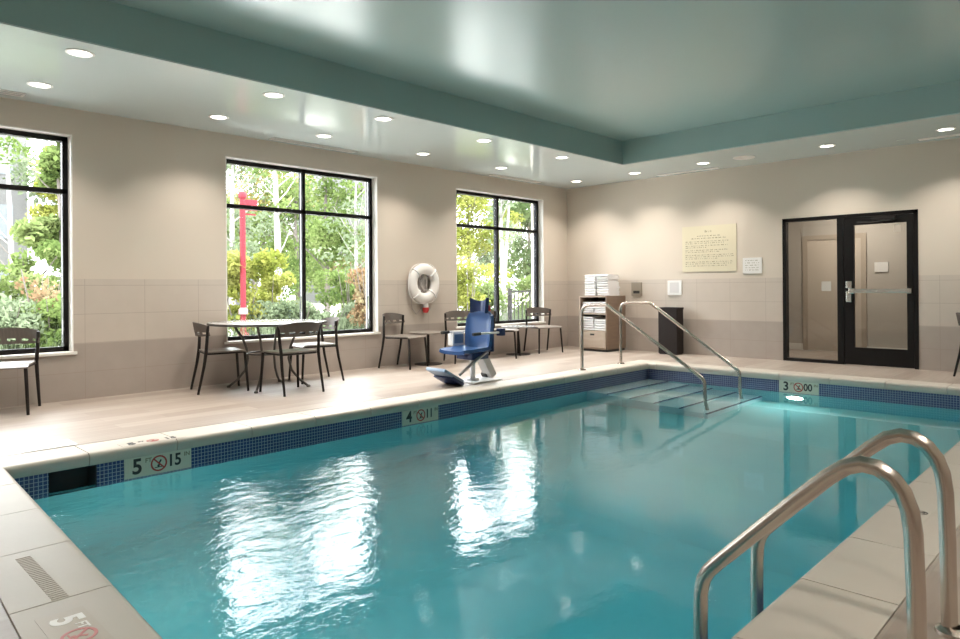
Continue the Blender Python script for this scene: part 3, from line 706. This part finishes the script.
# backrest: rounded scooped shell
def backf(u, v):
    x = (u - 0.5) * 2; s = (v - 0.5) * 2
    wv = 0.215 * (1 - 0.16 * abs(s) ** 6)
    zz = 0.61 + 0.235 * s * (1 - 0.10 * abs(x) ** 6)
    edge = max(abs(x), abs(s)) ** 5
    return (x * wv, -0.06 - 0.025 * s + 0.03 * edge, zz)
b = MB(); b.grid(backf, 16, 18, -0.035); br_ = b.build('backrest', M['blue'], L, True)
b = MB(); b.box(-0.18, -0.145, 0.36, 0.18, -0.105, 0.82, Matrix.Identity(4), bev=0.03); b.build('back_shell', M['blue2'], br_, True)
def headf(u, v):
    x = (u - 0.5) * 2; s = v
    return (x * (0.125 + 0.015 * s), -0.09 - 0.01 * s + 0.06 * abs(x) ** 1.6, 0.85 + (0.135 + 0.055 * abs(x) ** 2) * s - 0.015 * abs(x))
b = MB(); b.grid(headf, 14, 8, -0.04); b.build('headrest', M['blue2'], L, True)
# arms: local x>0 is the pool side when the seat faces -x?  build both
for s in (-1, 1):
    b = MB(); b.tube([(s * 0.27, -0.14, 0.60), (s * 0.27, 0.12, 0.605), (s * 0.27, 0.30, 0.60)], 0.013, 10); ar = b.build('armrest', M['liftwhite'], L, True)
    MB().tube([(s * 0.27, 0.20, 0.603), (s * 0.27, 0.32, 0.60)], 0.019, 12).build('grip', M['plinth'], ar, True)
    MB().box(s * 0.27 - 0.04, -0.20, 0.56, s * 0.27 + 0.04, -0.12, 0.65, bev=0.012).build('arm_pivot', M['blue2'], ar, True)
b = MB(); b.box(0.235, -0.03, 0.43, 0.33, 0.16, 0.60, bev=0.012)
cbx = b.build('control_box', M['liftwhite'], L, True)
MB().box(0.228, -0.01, 0.46, 0.235, 0.14, 0.57).build('panel', M['blue3'], cbx)
# leg rest: strut and tilted foot board
b = MB(); b.tube([(-0.17, -0.02, 0.37), (-0.14, 0.20, 0.25), (-0.10, 0.38, 0.12)], 0.018, 10); b.build('leg_strut', M['grey'], L, True)
Mx = Matrix.Translation((0, 0.52, 0.125)) @ Matrix.Rotation(math.radians(28), 4, 'X')
b = MB(); b.box(-0.16, -0.17, -0.02, 0.16, 0.17, 0.02, Mx, bev=0.012); fb = b.build('footrest', M['blue3'], L, True)
b = MB(); b.box(-0.16, -0.19, -0.045, 0.16, 0.02, -0.005, Mx, bev=0.008); b.build('foot_bracket', M['blue2'], fb, True)
b = MB(); b.tube([(-0.10, -0.13, 0.86), (-0.10, -0.13, 0.93)], 0.024, 12); b.build('signal_cap', M['red'], L, True)
b = MB(); b.tube([(0.0, -0.14, 0.80), (0.0, -0.14, 0.92)], 0.018, 12); b.build('head_post', M['liftwhite'], L, True)
tag(L, 'blue plastic pool lift chair on a white base at the edge of the pool', 'pool lift')

# ------------------------------------------------------------------ life ring on the window wall
root = empty('life_ring', (6.95, WY, 1.215))
RM = Matrix.Translation((0, -0.075, 0)) @ Matrix.Rotation(PI / 2, 4, 'X')
b = MB(); pr = [(0.226 + 0.082 * math.cos(a), 0.058 * math.sin(a)) for a in [2 * PI * k / 18 for k in range(19)]]
b.lathe(pr, seg=56, M4=RM); b.build('buoy', M['ring'], root, True)
for k in range(4):
    a = PI / 4 + k * PI / 2; b = MB()
    pts = [(0.226 * math.cos(a) + 0.086 * math.cos(t_) * math.cos(a), -0.075 - 0.062 * math.sin(t_), 0.226 * math.sin(a) + 0.086 * math.cos(t_) * math.sin(a)) for t_ in [2 * PI * q / 16 for q in range(17)]]
    b.tube(pts, 0.012, 6, False); b.build('strap', M['liftwhite'], root, True)
b = MB(); pts = []
for k in range(65):
    a = 2 * PI * k / 64; rr = 0.322 + 0.012 * math.cos(4 * a + PI)
    pts.append((rr * math.cos(a), -0.075, rr * math.sin(a)))
b.tube(pts, 0.007, 6, False); b.build('grab_line', M['ring'], root, True)
MB().box(-0.03, -0.05, -0.03, 0.03, -0.0005, 0.16, bev=0.006).build('bracket', M['grey'], root)
tag(root, 'white ring shaped life buoy hanging on the wall between the windows', 'life ring')
random.seed(3); b = MB()
for k in range(7):
    pts = []; cx = -0.02 + 0.015 * k * 0.6; w_ = 0.075 - 0.006 * k; h_ = 0.105 + 0.008 * (k % 3)
    for q in range(29):
        a = 2 * PI * q / 28; pts.append((cx * 0.5 + w_ * math.sin(a) + 0.012 * math.sin(3 * a + k), -0.035 - 0.008 * k, -0.01 + h_ * math.cos(a) + 0.01 * math.cos(2 * a + k)))
    b.tube(pts, 0.0075, 6, False)
b.tube([(-0.16, -0.03, -0.15), (-0.22, -0.03, -0.26), (-0.20, -0.03, -0.38), (-0.12, -0.03, -0.47), (-0.06, -0.03, -0.42)], 0.006, 6)
b.tube([(-0.06, -0.03, -0.42), (0.0, -0.03, -0.36), (0.03, -0.03, -0.30)], 0.006, 6)
o = b.build('throw_rope', M['rope'], smooth=True); o.location = (6.95, WY, 1.215); tag(o, 'coiled grey rope hanging inside the white life ring', 'rope')
fl = empty('rescue_float', (7.0, WY - 0.055, 0.845))
MB().lathe([(0, 0.075), (0.03, 0.07), (0.045, 0.045), (0.045, 0.0), (0, 0.0)], seg=20).build('cap', M['liftwhite'], fl, True)
MB().lathe([(0, 0.0), (0.05, 0.0), (0.052, -0.04), (0.035, -0.08), (0, -0.085)], seg=20).build('body', M['red'], fl, True)
tag(fl, 'small red and white float hanging just beneath the life ring', 'float')

# ------------------------------------------------------------------ towel cabinet, bin, wall plates
cab = empty('towel_cabinet', (10.10, 6.725, 0)); cw, cd, chh = 0.59, 0.606, 0.985     # y width, x depth
b = MB(); t = 0.022
b.mi = 1; b.box(0.0, 0, 0.04, cd, t, chh)
b.mi = 0; b.box(0.0, cw - t, 0.04, cd, cw, chh); b.box(cd - t, t, 0.04, cd, cw - t, chh); b.box(0, t, chh - t, cd, cw - t, chh); b.box(0.005, t, 0.04, cd - t, cw - t, 0.06)
b.box(0.005, t, 0.655, cd - t, cw - t, 0.675); b.box(0.005, t, 0.345, cd - t, cw - t, 0.365)
b.build('body', [M['wood'], M['wooddark']], cab)
b = MB(); b.box(0.02, 0.01, 0, cd - 0.02, cw - 0.01, 0.04); b.build('plinth', M['plinth'], cab)
b = MB(); b.box(-0.016, t, 0.07, 0.004, cw - t, 0.34, bev=0.003); dr = b.build('drawer', M['wood'], cab)
b = MB(); b.box(-0.019, cw / 2 - 0.045, 0.285, -0.0155, cw / 2 + 0.045, 0.315); b.build('handle', M['plinth'], dr)
tag(cab, 'wooden towel cabinet with two open shelves and a drawer in the far corner', 'cabinet')
def towel_mesh():
    b = MB(); w_, d_, h_ = 0.22, 0.42, 0.042
    def f(u, v):
        a = 2 * PI * v; ex = 0.35
        cc, ss = math.cos(a), math.sin(a)
        x = d_ / 2 * math.copysign(abs(cc) ** 0.25, cc); z = h_ / 2 * math.copysign(abs(ss) ** 0.6, ss)
        return (x, (u - 0.5) * w_, z + h_ / 2)
    b.grid(f, 6, 28)
    for e in (0, 1):
        b.bm.verts.ensure_lookup_table()
        ring_ = [b.bm.verts[(6 if e else 0) * 29 + j] for j in range(28)]
        b.bm.faces.new(ring_)
    # fold crease
    b.box(-d_ / 2 - 0.001, -w_ / 2 - 0.002, h_ * 0.46, d_ / 2 * 0.6, w_ / 2 + 0.002, h_ * 0.54)
    bmesh.ops.remove_doubles(b.bm, verts=b.bm.verts, dist=1e-5)
    return b
tw = towel_mesh().build('folded_towel', M['towel'], smooth=True)
tw_used = [False]
random.seed(11)
def stack(x, y, z, n, where, group, sc=(1, 1, 1), rz=0.0, drift=0.0):
    for k in range(n):
        o = tw if not tw_used[0] else tw.copy()
        if tw_used[0]: COL.objects.link(o)
        tw_used[0] = True
        o.scale = (sc[0], sc[1] * (1 + random.uniform(-0.03, 0.03)), sc[2])
        o.location = (x + random.uniform(-0.006, 0.006), y + random.uniform(-0.006, 0.006) + drift * k, z + k * 0.0422 * sc[2]); o.rotation_euler = (0, 0, rz + random.uniform(-0.04, 0.04))
        pos = 'bottom one' if k == 0 else ('top one' if k == n - 1 else ['', 'second from the bottom', 'third from the bottom', 'fourth from the bottom', 'fifth from the bottom', 'sixth from the bottom', 'seventh from the bottom', 'eighth from the bottom'][k])
        tag(o, 'folded white towel, ' + where + ', ' + pos, 'towel', group)
stack(10.36, 7.11, 0.985, 9, 'left stack on top of the cabinet', 'towels on top of the cabinet', (1, 1.0, 1))
stack(10.38, 6.865, 0.985, 9, 'right leaning stack on top of the cabinet', 'towels on top of the cabinet', (1, 1.0, 1), 0.10, 0.0025)
stack(10.34, 7.15, 0.676, 5, 'upper shelf left stack', 'towels on the upper shelf', (0.98, 1.05, 0.95))
stack(10.34, 6.89, 0.676, 5, 'upper shelf right stack', 'towels on the upper shelf', (0.98, 1.05, 0.95))
stack(10.34, 7.15, 0.366, 6, 'lower shelf left stack', 'towels on the lower shelf', (0.98, 1.05, 0.98))
stack(10.34, 6.89, 0.366, 5, 'lower shelf right stack', 'towels on the lower shelf', (0.98, 1.05, 0.98))
bn = empty('waste_bin', (10.52, 5.725, 0))
b = MB(); b.box(-0.11, -0.175, 0.015, 0.11, 0.175, 0.77, bev=0.012); b.build('body', M['bin'], bn)
b = MB(); b.box(-0.115, -0.18, 0.755, 0.115, -0.16, 0.79); b.box(-0.115, 0.16, 0.755, 0.115, 0.18, 0.79); b.box(-0.115, -0.16, 0.755, -0.095, 0.16, 0.79); b.box(0.095, -0.16, 0.755, 0.115, 0.16, 0.79); b.build('rim', M['bin'], bn)
b = MB(); b.box(-0.10, -0.16, 0, 0.10, 0.16, 0.016); b.build('foot', M['plinth'], bn)
tag(bn, 'tall dark brown rectangular bin standing against the back wall', 'bin')
# big rules sign
def FB(y, z): return basis((BX, y, z), (0, -1, 0), (0, 0, 1), (-1, 0, 0))
sg = empty('rules_sign'); sg.matrix_world = FB(5.13, 1.765)
MB().box(-0.47, -0.38, 0.001, 0.47, 0.38, 0.012).build('panel', M['sign_cream'], sg)
random.seed(5); b = MB()
def words(b, x0, x1, z, h, m=0.012):
    x = x0
    while x < x1:
        w_ = min(random.choice((0.02, 0.03, 0.045, 0.06)), x1 - x)
        n = max(1, int(w_ / 0.013))
        for k in range(n):
            xx = x + k * 0.013; hh = h * random.choice((0.7, 0.7, 1.0))
            b.box(xx, z, 0.012, xx + 0.0045, z + hh, 0.0128); b.box(xx, z + (0 if random.random() < 0.5 else h * 0.6), 0.012, xx + 0.010, z + h * 0.15 + (0 if random.random() < 0.5 else h * 0.5), 0.0128)
        x += w_ + m
for z, x0, x1, h in ((0.27, -0.065, 0.065, 0.040), (0.205, -0.20, 0.20, 0.020), (0.165, -0.30, 0.31, 0.020), (0.115, -0.41, 0.34, 0.018), (0.085, -0.41, 0.28, 0.018), (0.045, -0.41, 0.34, 0.018), (0.015, -0.41, -0.03, 0.018),
                    (-0.03, -0.41, 0.34, 0.018), (-0.06, -0.41, 0.18, 0.018), (-0.11, -0.41, 0.42, 0.018), (-0.14, -0.41, 0.44, 0.018), (-0.17, -0.41, 0.15, 0.018), (-0.225, -0.41, 0.41, 0.018), (-0.255, -0.41, 0.40, 0.018), (-0.29, -0.41, 0.32, 0.018)):
    words(b, x0, x1, z, h)
b.build('lettering', M['ink_soft'], sg)
tag(sg, 'large cream rules sign with rows of fine text on the back wall', 'sign')
def plate(y, z, wy, hz, m1, label, cat, name, kind):
    r = empty(name); r.matrix_world = FB(y, z)
    MB().box(-wy / 2, -hz / 2, 0.0005, wy / 2, hz / 2, 0.018, bev=0.003).build('panel', m1, r)
    if kind == 'text':
        b = MB(); random.seed(8)
        for k in range(5): words(b, -wy * 0.36, wy * 0.36, hz * (0.3 - 0.15 * k), 0.014)
        bb = b.build('lettering', M['ink_soft'], r, M4=Matrix.Translation((0, 0, 0.0062)))
    elif kind == 'frame':
        MB().box(-wy * 0.33, -hz * 0.34, 0.018, wy * 0.33, hz * 0.36, 0.02).build('insert', mat('pale_grey_insert', (0.62, 0.60, 0.60), 0.4), r)
    else:
        MB().box(-wy * 0.3, -hz * 0.32, 0.018, wy * 0.3, -hz * 0.12, 0.021).build('slot', M['plinth'], r)
    tag(r, label, cat)
plate(4.41, 1.463, 0.30, 0.25, M['liftwhite'], 'white rectangular notice plate on the wall right of the cream rules sign', 'sign', 'notice_plate', 'text')
plate(5.75, 1.12, 0.26, 0.25, M['liftwhite'], 'white framed box on the tiled wall directly above the bin', 'wall box', 'wall_box', 'frame')
plate(6.49, 1.10, 0.21, 0.24, mat('bronze_grey_plate', (0.33, 0.29, 0.24), 0.35, 0.3), 'small grey bronze wall plate right of the towel cabinet', 'wall plate', 'wall_plate', 'slot')

# ------------------------------------------------------------------ outdoors
GZ = -0.15
gm = mat('meadow_ground', (0.10, 0.16, 0.04), 0.9); g = N(gm); P, x, y, z = g.pos(); g.link(g.mix(g.noise(P, 2.0, 5), (0.12, 0.15, 0.06), (0.18, 0.18, 0.10)), g.b.inputs['Base Color'])
b = MB(); b.box(-60, WY + 5.2, GZ - 0.3, 150, 160, GZ); structure(b.build('floor_meadow', gm))
pm = mat('pale_concrete_patio', (0.62, 0.60, 0.56), 0.8); g = N(pm); P, x, y, z = g.pos(); g.link(g.mix(g.noise(P, 3.0, 4), (0.56, 0.54, 0.50), (0.66, 0.64, 0.60)), g.b.inputs['Base Color'])
b = MB(); b.box(-30, WY + T, GZ - 0.3, 60, WY + 5.2, GZ + 0.02); structure(b.build('floor_patio', pm))  # patio, widened past the railing so its pale slab brightens the soffit

vm = mat('pale_bounce_gravel', (0.5, 0.48, 0.44), 0.9); g = N(vm); P, x, y, z = g.pos(); g.link(g.mix(g.noise(P, 3.0, 4), (0.46, 0.44, 0.40), (0.60, 0.58, 0.54)), g.b.inputs['Base Color'])
b = MB(); b.box(-30, 15.6, GZ - 0.2, 60, 34, GZ + 0.015); structure(b.build('floor_bounce_gravel', vm))  # pale ground added behind the shrubs to brighten the soffit reflections

def leaf_mat(name, c1, c2, c3):
    m = bpy.data.materials.new(name); m.use_nodes = True; m.node_tree.nodes.clear(); g = N(m)
    out = g.new('ShaderNodeOutputMaterial'); d = g.new('ShaderNodeBsdfDiffuse'); tr = g.new('ShaderNodeBsdfTranslucent'); mx = g.new('ShaderNodeMixShader'); mx.inputs[0].default_value = 0.45
    P, x, y, z = g.pos(); n = g.noise(P, 1.1, 4, None, 0.7); c = g.ramp(n, [(0.36, c1), (0.50, c2), (0.66, c3)])
    g.link(c, d.inputs[0]); g.link(c, tr.inputs[0]); g.link(d.outputs[0], mx.inputs[1]); g.link(tr.outputs[0], mx.inputs[2]); g.link(mx.outputs[0], out.inputs[0])
    return m
LM = {
 'green': leaf_mat('green_foliage', (0.052, 0.080, 0.023), (0.101, 0.138, 0.043), (0.166, 0.201, 0.080)),
 'lime': leaf_mat('yellow_green_foliage', (0.103, 0.126, 0.023), (0.172, 0.184, 0.040), (0.230, 0.230, 0.078)),
 'dark': leaf_mat('deep_green_foliage', (0.034, 0.060, 0.023), (0.069, 0.103, 0.038), (0.126, 0.161, 0.069)),
 'rust': leaf_mat('rust_foliage', (0.126, 0.069, 0.034), (0.184, 0.121, 0.069), (0.195, 0.184, 0.103)),
 'gold': leaf_mat('golden_foliage', (0.149, 0.126, 0.034), (0.212, 0.178, 0.063), (0.212, 0.212, 0.106)),
 'sage': leaf_mat('sage_foliage', (0.080, 0.103, 0.055), (0.126, 0.155, 0.092), (0.178, 0.201, 0.135))}
M['bark'] = mat('grey_brown_bark', (0.09, 0.075, 0.065), 0.9); M['birch'] = mat('pale_birch_bark', (0.19, 0.175, 0.165), 0.8)
def foliage(name, blobs, n, size, m, parent, seed):
    """leaf quads scattered through ellipsoid clusters"""
    rs = np.random.RandomState(seed); P = []
    tot = sum(b_[3] * b_[4] * b_[5] for b_ in blobs)
    for (cx, cy, cz, rx, ry, rz) in blobs:
        k = max(8, int(n * rx * ry * rz / tot)); v = rs.normal(size=(k, 3)); v /= np.linalg.norm(v, axis=1)[:, None]
        rad = rs.uniform(0.25, 1.0, k) ** 0.5 * rs.uniform(0.8, 1.12, k)
        P.append(np.array([cx, cy, cz]) + v * rad[:, None] * np.array([rx, ry, rz]))
    P = np.concatenate(P); k = len(P)
    a = rs.normal(size=(k, 3)); a /= np.linalg.norm(a, axis=1)[:, None]; c = rs.normal(size=(k, 3)); c -= (a * c).sum(1)[:, None] * a; c /= np.linalg.norm(c, axis=1)[:, None]
    s_ = size * rs.uniform(0.6, 1.3, k)[:, None]
    V = np.stack([P - a * s_ * 0.5, P + c * s_ * 0.28, P + a * s_ * 0.5, P - c * s_ * 0.28], 1).reshape(-1, 3)
    me = bpy.data.meshes.new(name); me.vertices.add(4 * k); me.loops.add(4 * k); me.polygons.add(k)
    me.vertices.foreach_set('co', V.astype(np.float32).ravel()); me.loops.foreach_set('vertex_index', np.arange(4 * k, dtype=np.int32))
    me.polygons.foreach_set('loop_start', np.arange(0, 4 * k, 4, dtype=np.int32)); me.update(calc_edges=True)
    me.materials.append(m); o = bpy.data.objects.new(name, me); COL.objects.link(o); o.parent = parent
    return o
def tree(px_ratio, Y, h, wd, kind, bark, seed, label, n=5200, leaf=0.17, low=0.3, trunk_r=0.10, fork=False, name='broadleaf_tree', open_=1.0):
    rs = random.Random(seed); X = px_ratio * Y; h *= 0.74
    r = empty(name, (X, Y, GZ)); b = MB()
    lean = rs.uniform(-0.25, 0.25)
    b.tube([(0, 0, -0.05), (lean * 0.3, 0, h * 0.3), (lean * 0.7, 0.05, h * 0.6), (lean, 0, h * 0.92)], [trunk_r, trunk_r * 0.85, trunk_r * 0.6, trunk_r * 0.2], 10)
    for k in range(7 if not fork else 9):
        z0 = h * rs.uniform(0.3, 0.8); a = rs.uniform(0, 2 * PI); l = wd * rs.uniform(0.35, 0.8); rr = trunk_r * 0.22
        x0 = lean * z0 / h
        b.tube([(x0, 0, z0), (x0 + 0.5 * l * math.cos(a), 0.5 * l * math.sin(a), z0 + 0.45 * l), (x0 + l * math.cos(a), l * math.sin(a), z0 + 1.1 * l)], [rr, rr * 0.7, rr * 0.3], 6)
    if fork:
        b.tube([(0, 0, h * 0.25), (wd * 0.12, 0, h * 0.45), (wd * 0.38, 0, h * 0.85)], [trunk_r * 0.8, trunk_r * 0.6, trunk_r * 0.3], 8)
    b.build('trunk', bark, r, True)
    blobs = []
    for k in range(16):
        z_ = h * rs.uniform(low, 0.98); q = 1 - 0.5 * abs(z_ / h - 0.6)
        a = rs.uniform(0, 2 * PI); rad = wd * rs.uniform(0.1, 0.75) * q
        s_ = wd * rs.uniform(0.24, 0.42) * open_
        blobs.append((rad * math.cos(a), rad * math.sin(a), z_, s_, s_, s_ * rs.uniform(0.6, 0.95)))
    foliage('crown', blobs, n, leaf, LM[kind], r, seed)
    tag(r, label, 'tree'); return r
def bush(px_ratio, Y, h, wd, kind, seed, label, n=3200, leaf=0.11):
    rs = random.Random(seed); X = px_ratio * Y; r = empty('shrub', (X, Y, GZ)); b = MB()
    for k in range(6):
        a = rs.uniform(0, 2 * PI); b.tube([(0.04 * math.cos(a), 0.04 * math.sin(a), -0.03), (wd * 0.3 * math.cos(a), wd * 0.3 * math.sin(a), h * 0.45), (wd * 0.55 * math.cos(a), wd * 0.5 * math.sin(a), h * 0.9)], [0.02, 0.014, 0.005], 6)
    b.build('stems', M['bark'], r, True)
    blobs = []
    for k in range(12):
        a = rs.uniform(0, 2 * PI); rad = wd * rs.uniform(0, 0.65); z_ = h * rs.uniform(0.2, 0.85); s_ = wd * rs.uniform(0.28, 0.45)
        blobs.append((rad * math.cos(a), rad * math.sin(a), z_, s_, s_, s_ * 0.7))
    foliage('leaves', blobs, n, leaf, LM[kind], r, seed); tag(r, label, 'shrub'); return r
# ratio x/y for the windows: left 0.0-0.26, middle 0.475-0.75, far 0.96-1.23
tree(0.262, 18, 8.5, 1.05, 'green', M['bark'], 1, 'green leafy tree at the right side of the left window', n=6000)
tree(0.268, 25, 8.5, 1.2, 'lime', M['bark'], 2, 'pale yellow green tree high in the left window', low=0.5)
tree(0.225, 16.5, 3.0, 1.0, 'green', M['bark'], 3, 'young green tree low in the left window', n=3500, leaf=0.13)
tree(0.203, 21, 10, 1.3, 'green', M['birch'], 4, 'slim pale trunked tree before the flats in the left window', n=800, low=0.6, trunk_r=0.07, leaf=0.13)
tree(0.485, 22, 9, 2.2, 'sage', M['birch'], 5, 'pale trunked tree at the left edge of the middle window', n=2600, low=0.35, trunk_r=0.12)
tree(0.535, 26, 10, 2.6, 'gold', M['bark'], 6, 'tree with golden leaves high in the middle window', n=3800, low=0.62)
tree(0.565, 17, 9, 1.3, 'green', M['birch'], 7, 'white trunked birch left of the middle window mullion', n=1400, low=0.5, trunk_r=0.11)
tree(0.60, 24, 8, 2.6, 'green', M['bark'], 8, 'broad green tree behind the middle window mullion', n=6000, low=0.15)
tree(0.655, 20, 8.5, 2.3, 'green', M['bark'], 9, 'bright green tree just right of the middle window mullion', n=6000, low=0.2)
tree(0.715, 18, 8, 1.5, 'sage', M['birch'], 10, 'thin pale trunked tree near the right edge of the middle window', n=800, low=0.3, trunk_r=0.08)
tree(0.745, 22, 5, 2.0, 'rust', M['bark'], 11, 'rust tinted tree at the right edge of the middle window', n=4000, low=0.15)
tree(1.00, 20, 8.6, 2.7, 'lime', M['bark'], 12, 'yellow green tree filling the left half of the far window', n=8000, low=0.12)
tree(1.105, 15, 7.5, 0.9, 'sage', M['birch'], 13, 'forked pale trunked tree just right of the far window mullion', n=500, low=0.5, trunk_r=0.10, fork=True)
tree(1.20, 20, 9, 2.8, 'dark', M['bark'], 14, 'dense dark green tree in the right half of the far window', n=9000, low=0.2)
tree(1.10, 32, 11, 3.2, 'sage', M['bark'], 15, 'hazy pale green tree far behind the far window', n=5000, leaf=0.25)
tree(0.40, 26, 9.5, 3.0, 'green', M['bark'], 16, 'green tree hidden mostly by the wall left of the middle window', n=4000)
tree(0.86, 24, 9.5, 3.0, 'green', M['bark'], 17, 'green tree hidden mostly by the wall right of the middle window', n=4000)
tree(0.60, 38, 10, 3.2, 'sage', M['bark'], 18, 'pale hazy tree far off in the middle window', n=5000, leaf=0.28)
tree(0.52, 36, 8, 3.6, 'sage', M['bark'], 19, 'pale hazy tree far off behind the red lamp post', n=4200, leaf=0.28)
tree(0.29, 35, 9.5, 3.4, 'sage', M['bark'], 21, 'pale hazy tree far off in the left window', n=5000, leaf=0.28)
bush(0.50, 14.5, 2.3, 1.0, 'lime', 31, 'large yellow green shrub behind the red lamp post', n=5000)
bush(0.545, 15.5, 1.9, 0.9, 'lime', 32, 'second yellow green shrub, right of the red lamp post')
bush(0.70, 15, 2.0, 1.0, 'green', 33, 'green shrub low in the right half of the middle window')
bush(0.745, 13.5, 2.1, 0.9, 'rust', 34, 'rusty orange shrub at the right of the middle window')
bush(0.60, 14.6, 1.0, 1.0, 'sage', 35, 'low sage green shrub below the middle window mullion')
bush(0.66, 14.6, 0.9, 0.9, 'sage', 36, 'low sage green shrub right of the middle window mullion')
bush(0.53, 14.6, 0.9, 0.9, 'sage', 37, 'low sage green shrub at the foot of the red lamp post')
bush(0.99, 14, 2.4, 1.2, 'lime', 38, 'yellow shrub at the left of the far window')
bush(1.05, 15, 1.6, 1.1, 'green', 39, 'green shrub left of the far window mullion')
bush(1.18, 15, 1.7, 1.2, 'green', 40, 'green shrub behind the grey railing')
bush(0.245, 14.4, 1.3, 1.1, 'green', 41, 'bushy green shrub at the bottom right of the left window')
bush(0.215, 15.3, 1.1, 1.1, 'sage', 42, 'sage green shrub at the bottom of the left window')
bush(0.19, 14.3, 1.2, 1.2, 'sage', 43, 'sage green shrub behind the chair in the left window')
bush(0.235, 15, 1.9, 0.7, 'rust', 44, 'small rust tinted shrub at the right of the left window', n=600)
# meadow grass
rs = np.random.RandomState(7); k = 12000
gx = rs.uniform(-4, 24, k); gy = rs.uniform(WY + 5.4, 15.7, k); hgt = rs.uniform(0.25, 0.8, k); an = rs.uniform(0, 2 * PI, k); wd_ = 0.014
lx, ly = rs.normal(0, 0.13, k), rs.normal(0, 0.13, k); dx, dy = np.cos(an) * wd_, np.sin(an) * wd_
V = np.stack([np.stack([gx - dx, gy - dy, np.full(k, GZ - 0.02)], 1), np.stack([gx + dx, gy + dy, np.full(k, GZ - 0.02)], 1), np.stack([gx + lx, gy + ly, GZ + hgt], 1)], 1).reshape(-1, 3)
me = bpy.data.meshes.new('meadow_grass'); me.vertices.add(3 * k); me.loops.add(3 * k); me.polygons.add(k)
me.vertices.foreach_set('co', V.astype(np.float32).ravel()); me.loops.foreach_set('vertex_index', np.arange(3 * k, dtype=np.int32)); me.polygons.foreach_set('loop_start', np.arange(0, 3 * k, 3, dtype=np.int32)); me.update(calc_edges=True)
me.materials.append(LM['sage']); o = bpy.data.objects.new('meadow_grass', me); COL.objects.link(o); tag(o, 'tall pale green meadow grass outside the windows', 'grass', kind='stuff')
# red lamp post
lp = empty('lamp_post', (7.04, 14.0, GZ))
lm_ = mat('red_painted_post', (0.115, 0.008, 0.014), 0.6, spec=0.2)
MB().tube([(0, 0, 0.0), (0, 0, 3.30)], 0.06, 16).build('pole', lm_, lp, True)
MB().lathe([(0.062, 0.76), (0.10, 0.76), (0.10, 0.86), (0.062, 0.9)], seg=20).build('collar', mat('pale_collar', (0.16, 0.10, 0.10), 0.6), lp, True)
MB().lathe([(0, 0), (0.13, 0), (0.13, 0.30), (0.09, 0.36), (0.0, 0.36)], seg=20).build('base', lm_, lp, True)
MB().lathe([(0, 3.28), (0.085, 3.28), (0.095, 3.36), (0.06, 3.42), (0, 3.42)], seg=16).build('cap', lm_, lp, True)
b = MB(); b.box(0.05, -0.02, 3.02, 0.34, 0.02, 3.26, bev=0.01); b.box(0.05, -0.015, 2.92, 0.30, 0.015, 2.95); b.build('bracket_sign', lm_, lp)
tag(lp, 'red painted post with a small side bracket outside the middle window', 'lamp post')
# grey railing outside the far window
ra = empty('railing', (10.68, 9.5, GZ))
b = MB(); b.box(-0.035, -0.035, 0, 0.035, 0.035, 1.28); b.build('post', M['black'], ra)
b = MB(); b.box(1.9, -0.035, 0, 1.97, 0.035, 1.28); b.build('post', M['black'], ra)
b = MB(); b.box(0.036, -0.02, 1.19, 1.899, 0.02, 1.23); b.box(0.036, -0.02, 0.14, 1.899, 0.02, 0.18); b.build('rails', M['black'], ra)
for k in range(14):
    x_ = 0.14 + 0.126 * k; MB().box(x_ - 0.009, -0.009, 0.18, x_ + 0.009, 0.009, 1.19).build('baluster', M['black'], ra)
tag(ra, 'grey metal railing on the patio seen low in the far window', 'railing')
# blocks of flats
def flats(x0, x1, y, z1, floors, cols, label, slab=(0.05, 0.02, 0.016)):
    r = empty('apartment_building', ((x0 + x1) / 2, y, GZ)); wd = x1 - x0; fh = (z1) / floors
    MB().box(-wd / 2, 0, 0, wd / 2, 9, z1).build('walls', mat('pale_render', (0.085, 0.082, 0.08), 0.8), r)
    MB().box(-wd / 2 - 0.2, -0.2, z1, wd / 2 + 0.2, 9.2, z1 + 0.3).build('roof', M['grey'], r)
    sm = mat('balcony_slab', slab, 0.8); gm_ = mat('dark_window_glass', (0.12, 0.13, 0.14), 0.2)
    for f_ in range(floors):
        for c_ in range(cols):
            cx = -wd / 2 + wd * (c_ + 0.5) / cols; z0 = f_ * fh
            MB().box(cx - wd / cols * 0.22, -0.03, z0 + fh * 0.25, cx + wd / cols * 0.22, 0.02, z0 + fh * 0.78).build('window', gm_, r)
            if c_ % 2 == 0:
                bb = MB().box(cx - wd / cols * 0.42, -1.3, z0 + fh * 0.06, cx + wd / cols * 0.42, 0, z0 + fh * 0.13).build('balcony', sm, r)
                b = MB(); nb = 8
                for q in range(nb + 1):
                    xx = cx - wd / cols * 0.41 + wd / cols * 0.82 * q / nb; b.box(xx - 0.03, -1.28, z0 + fh * 0.13, xx + 0.03, -1.24, z0 + fh * 0.42)
                b.box(cx - wd / cols * 0.42, -1.3, z0 + fh * 0.42, cx + wd / cols * 0.42, -1.22, z0 + fh * 0.45); b.build('balustrade', sm, bb)
    tag(r, label, 'building')
flats(-4, 8.3, 38, 12, 4, 6, 'pale block of flats with reddish balconies behind the trees in the left window')
flats(35, 46, 50, 13, 4, 6, 'pale block of flats behind the trees at the right of the middle window', (0.06, 0.05, 0.045))
flats(24.5, 28.5, 54, 9, 3, 3, 'small pale building far behind the left part of the middle window', (0.06, 0.05, 0.045))
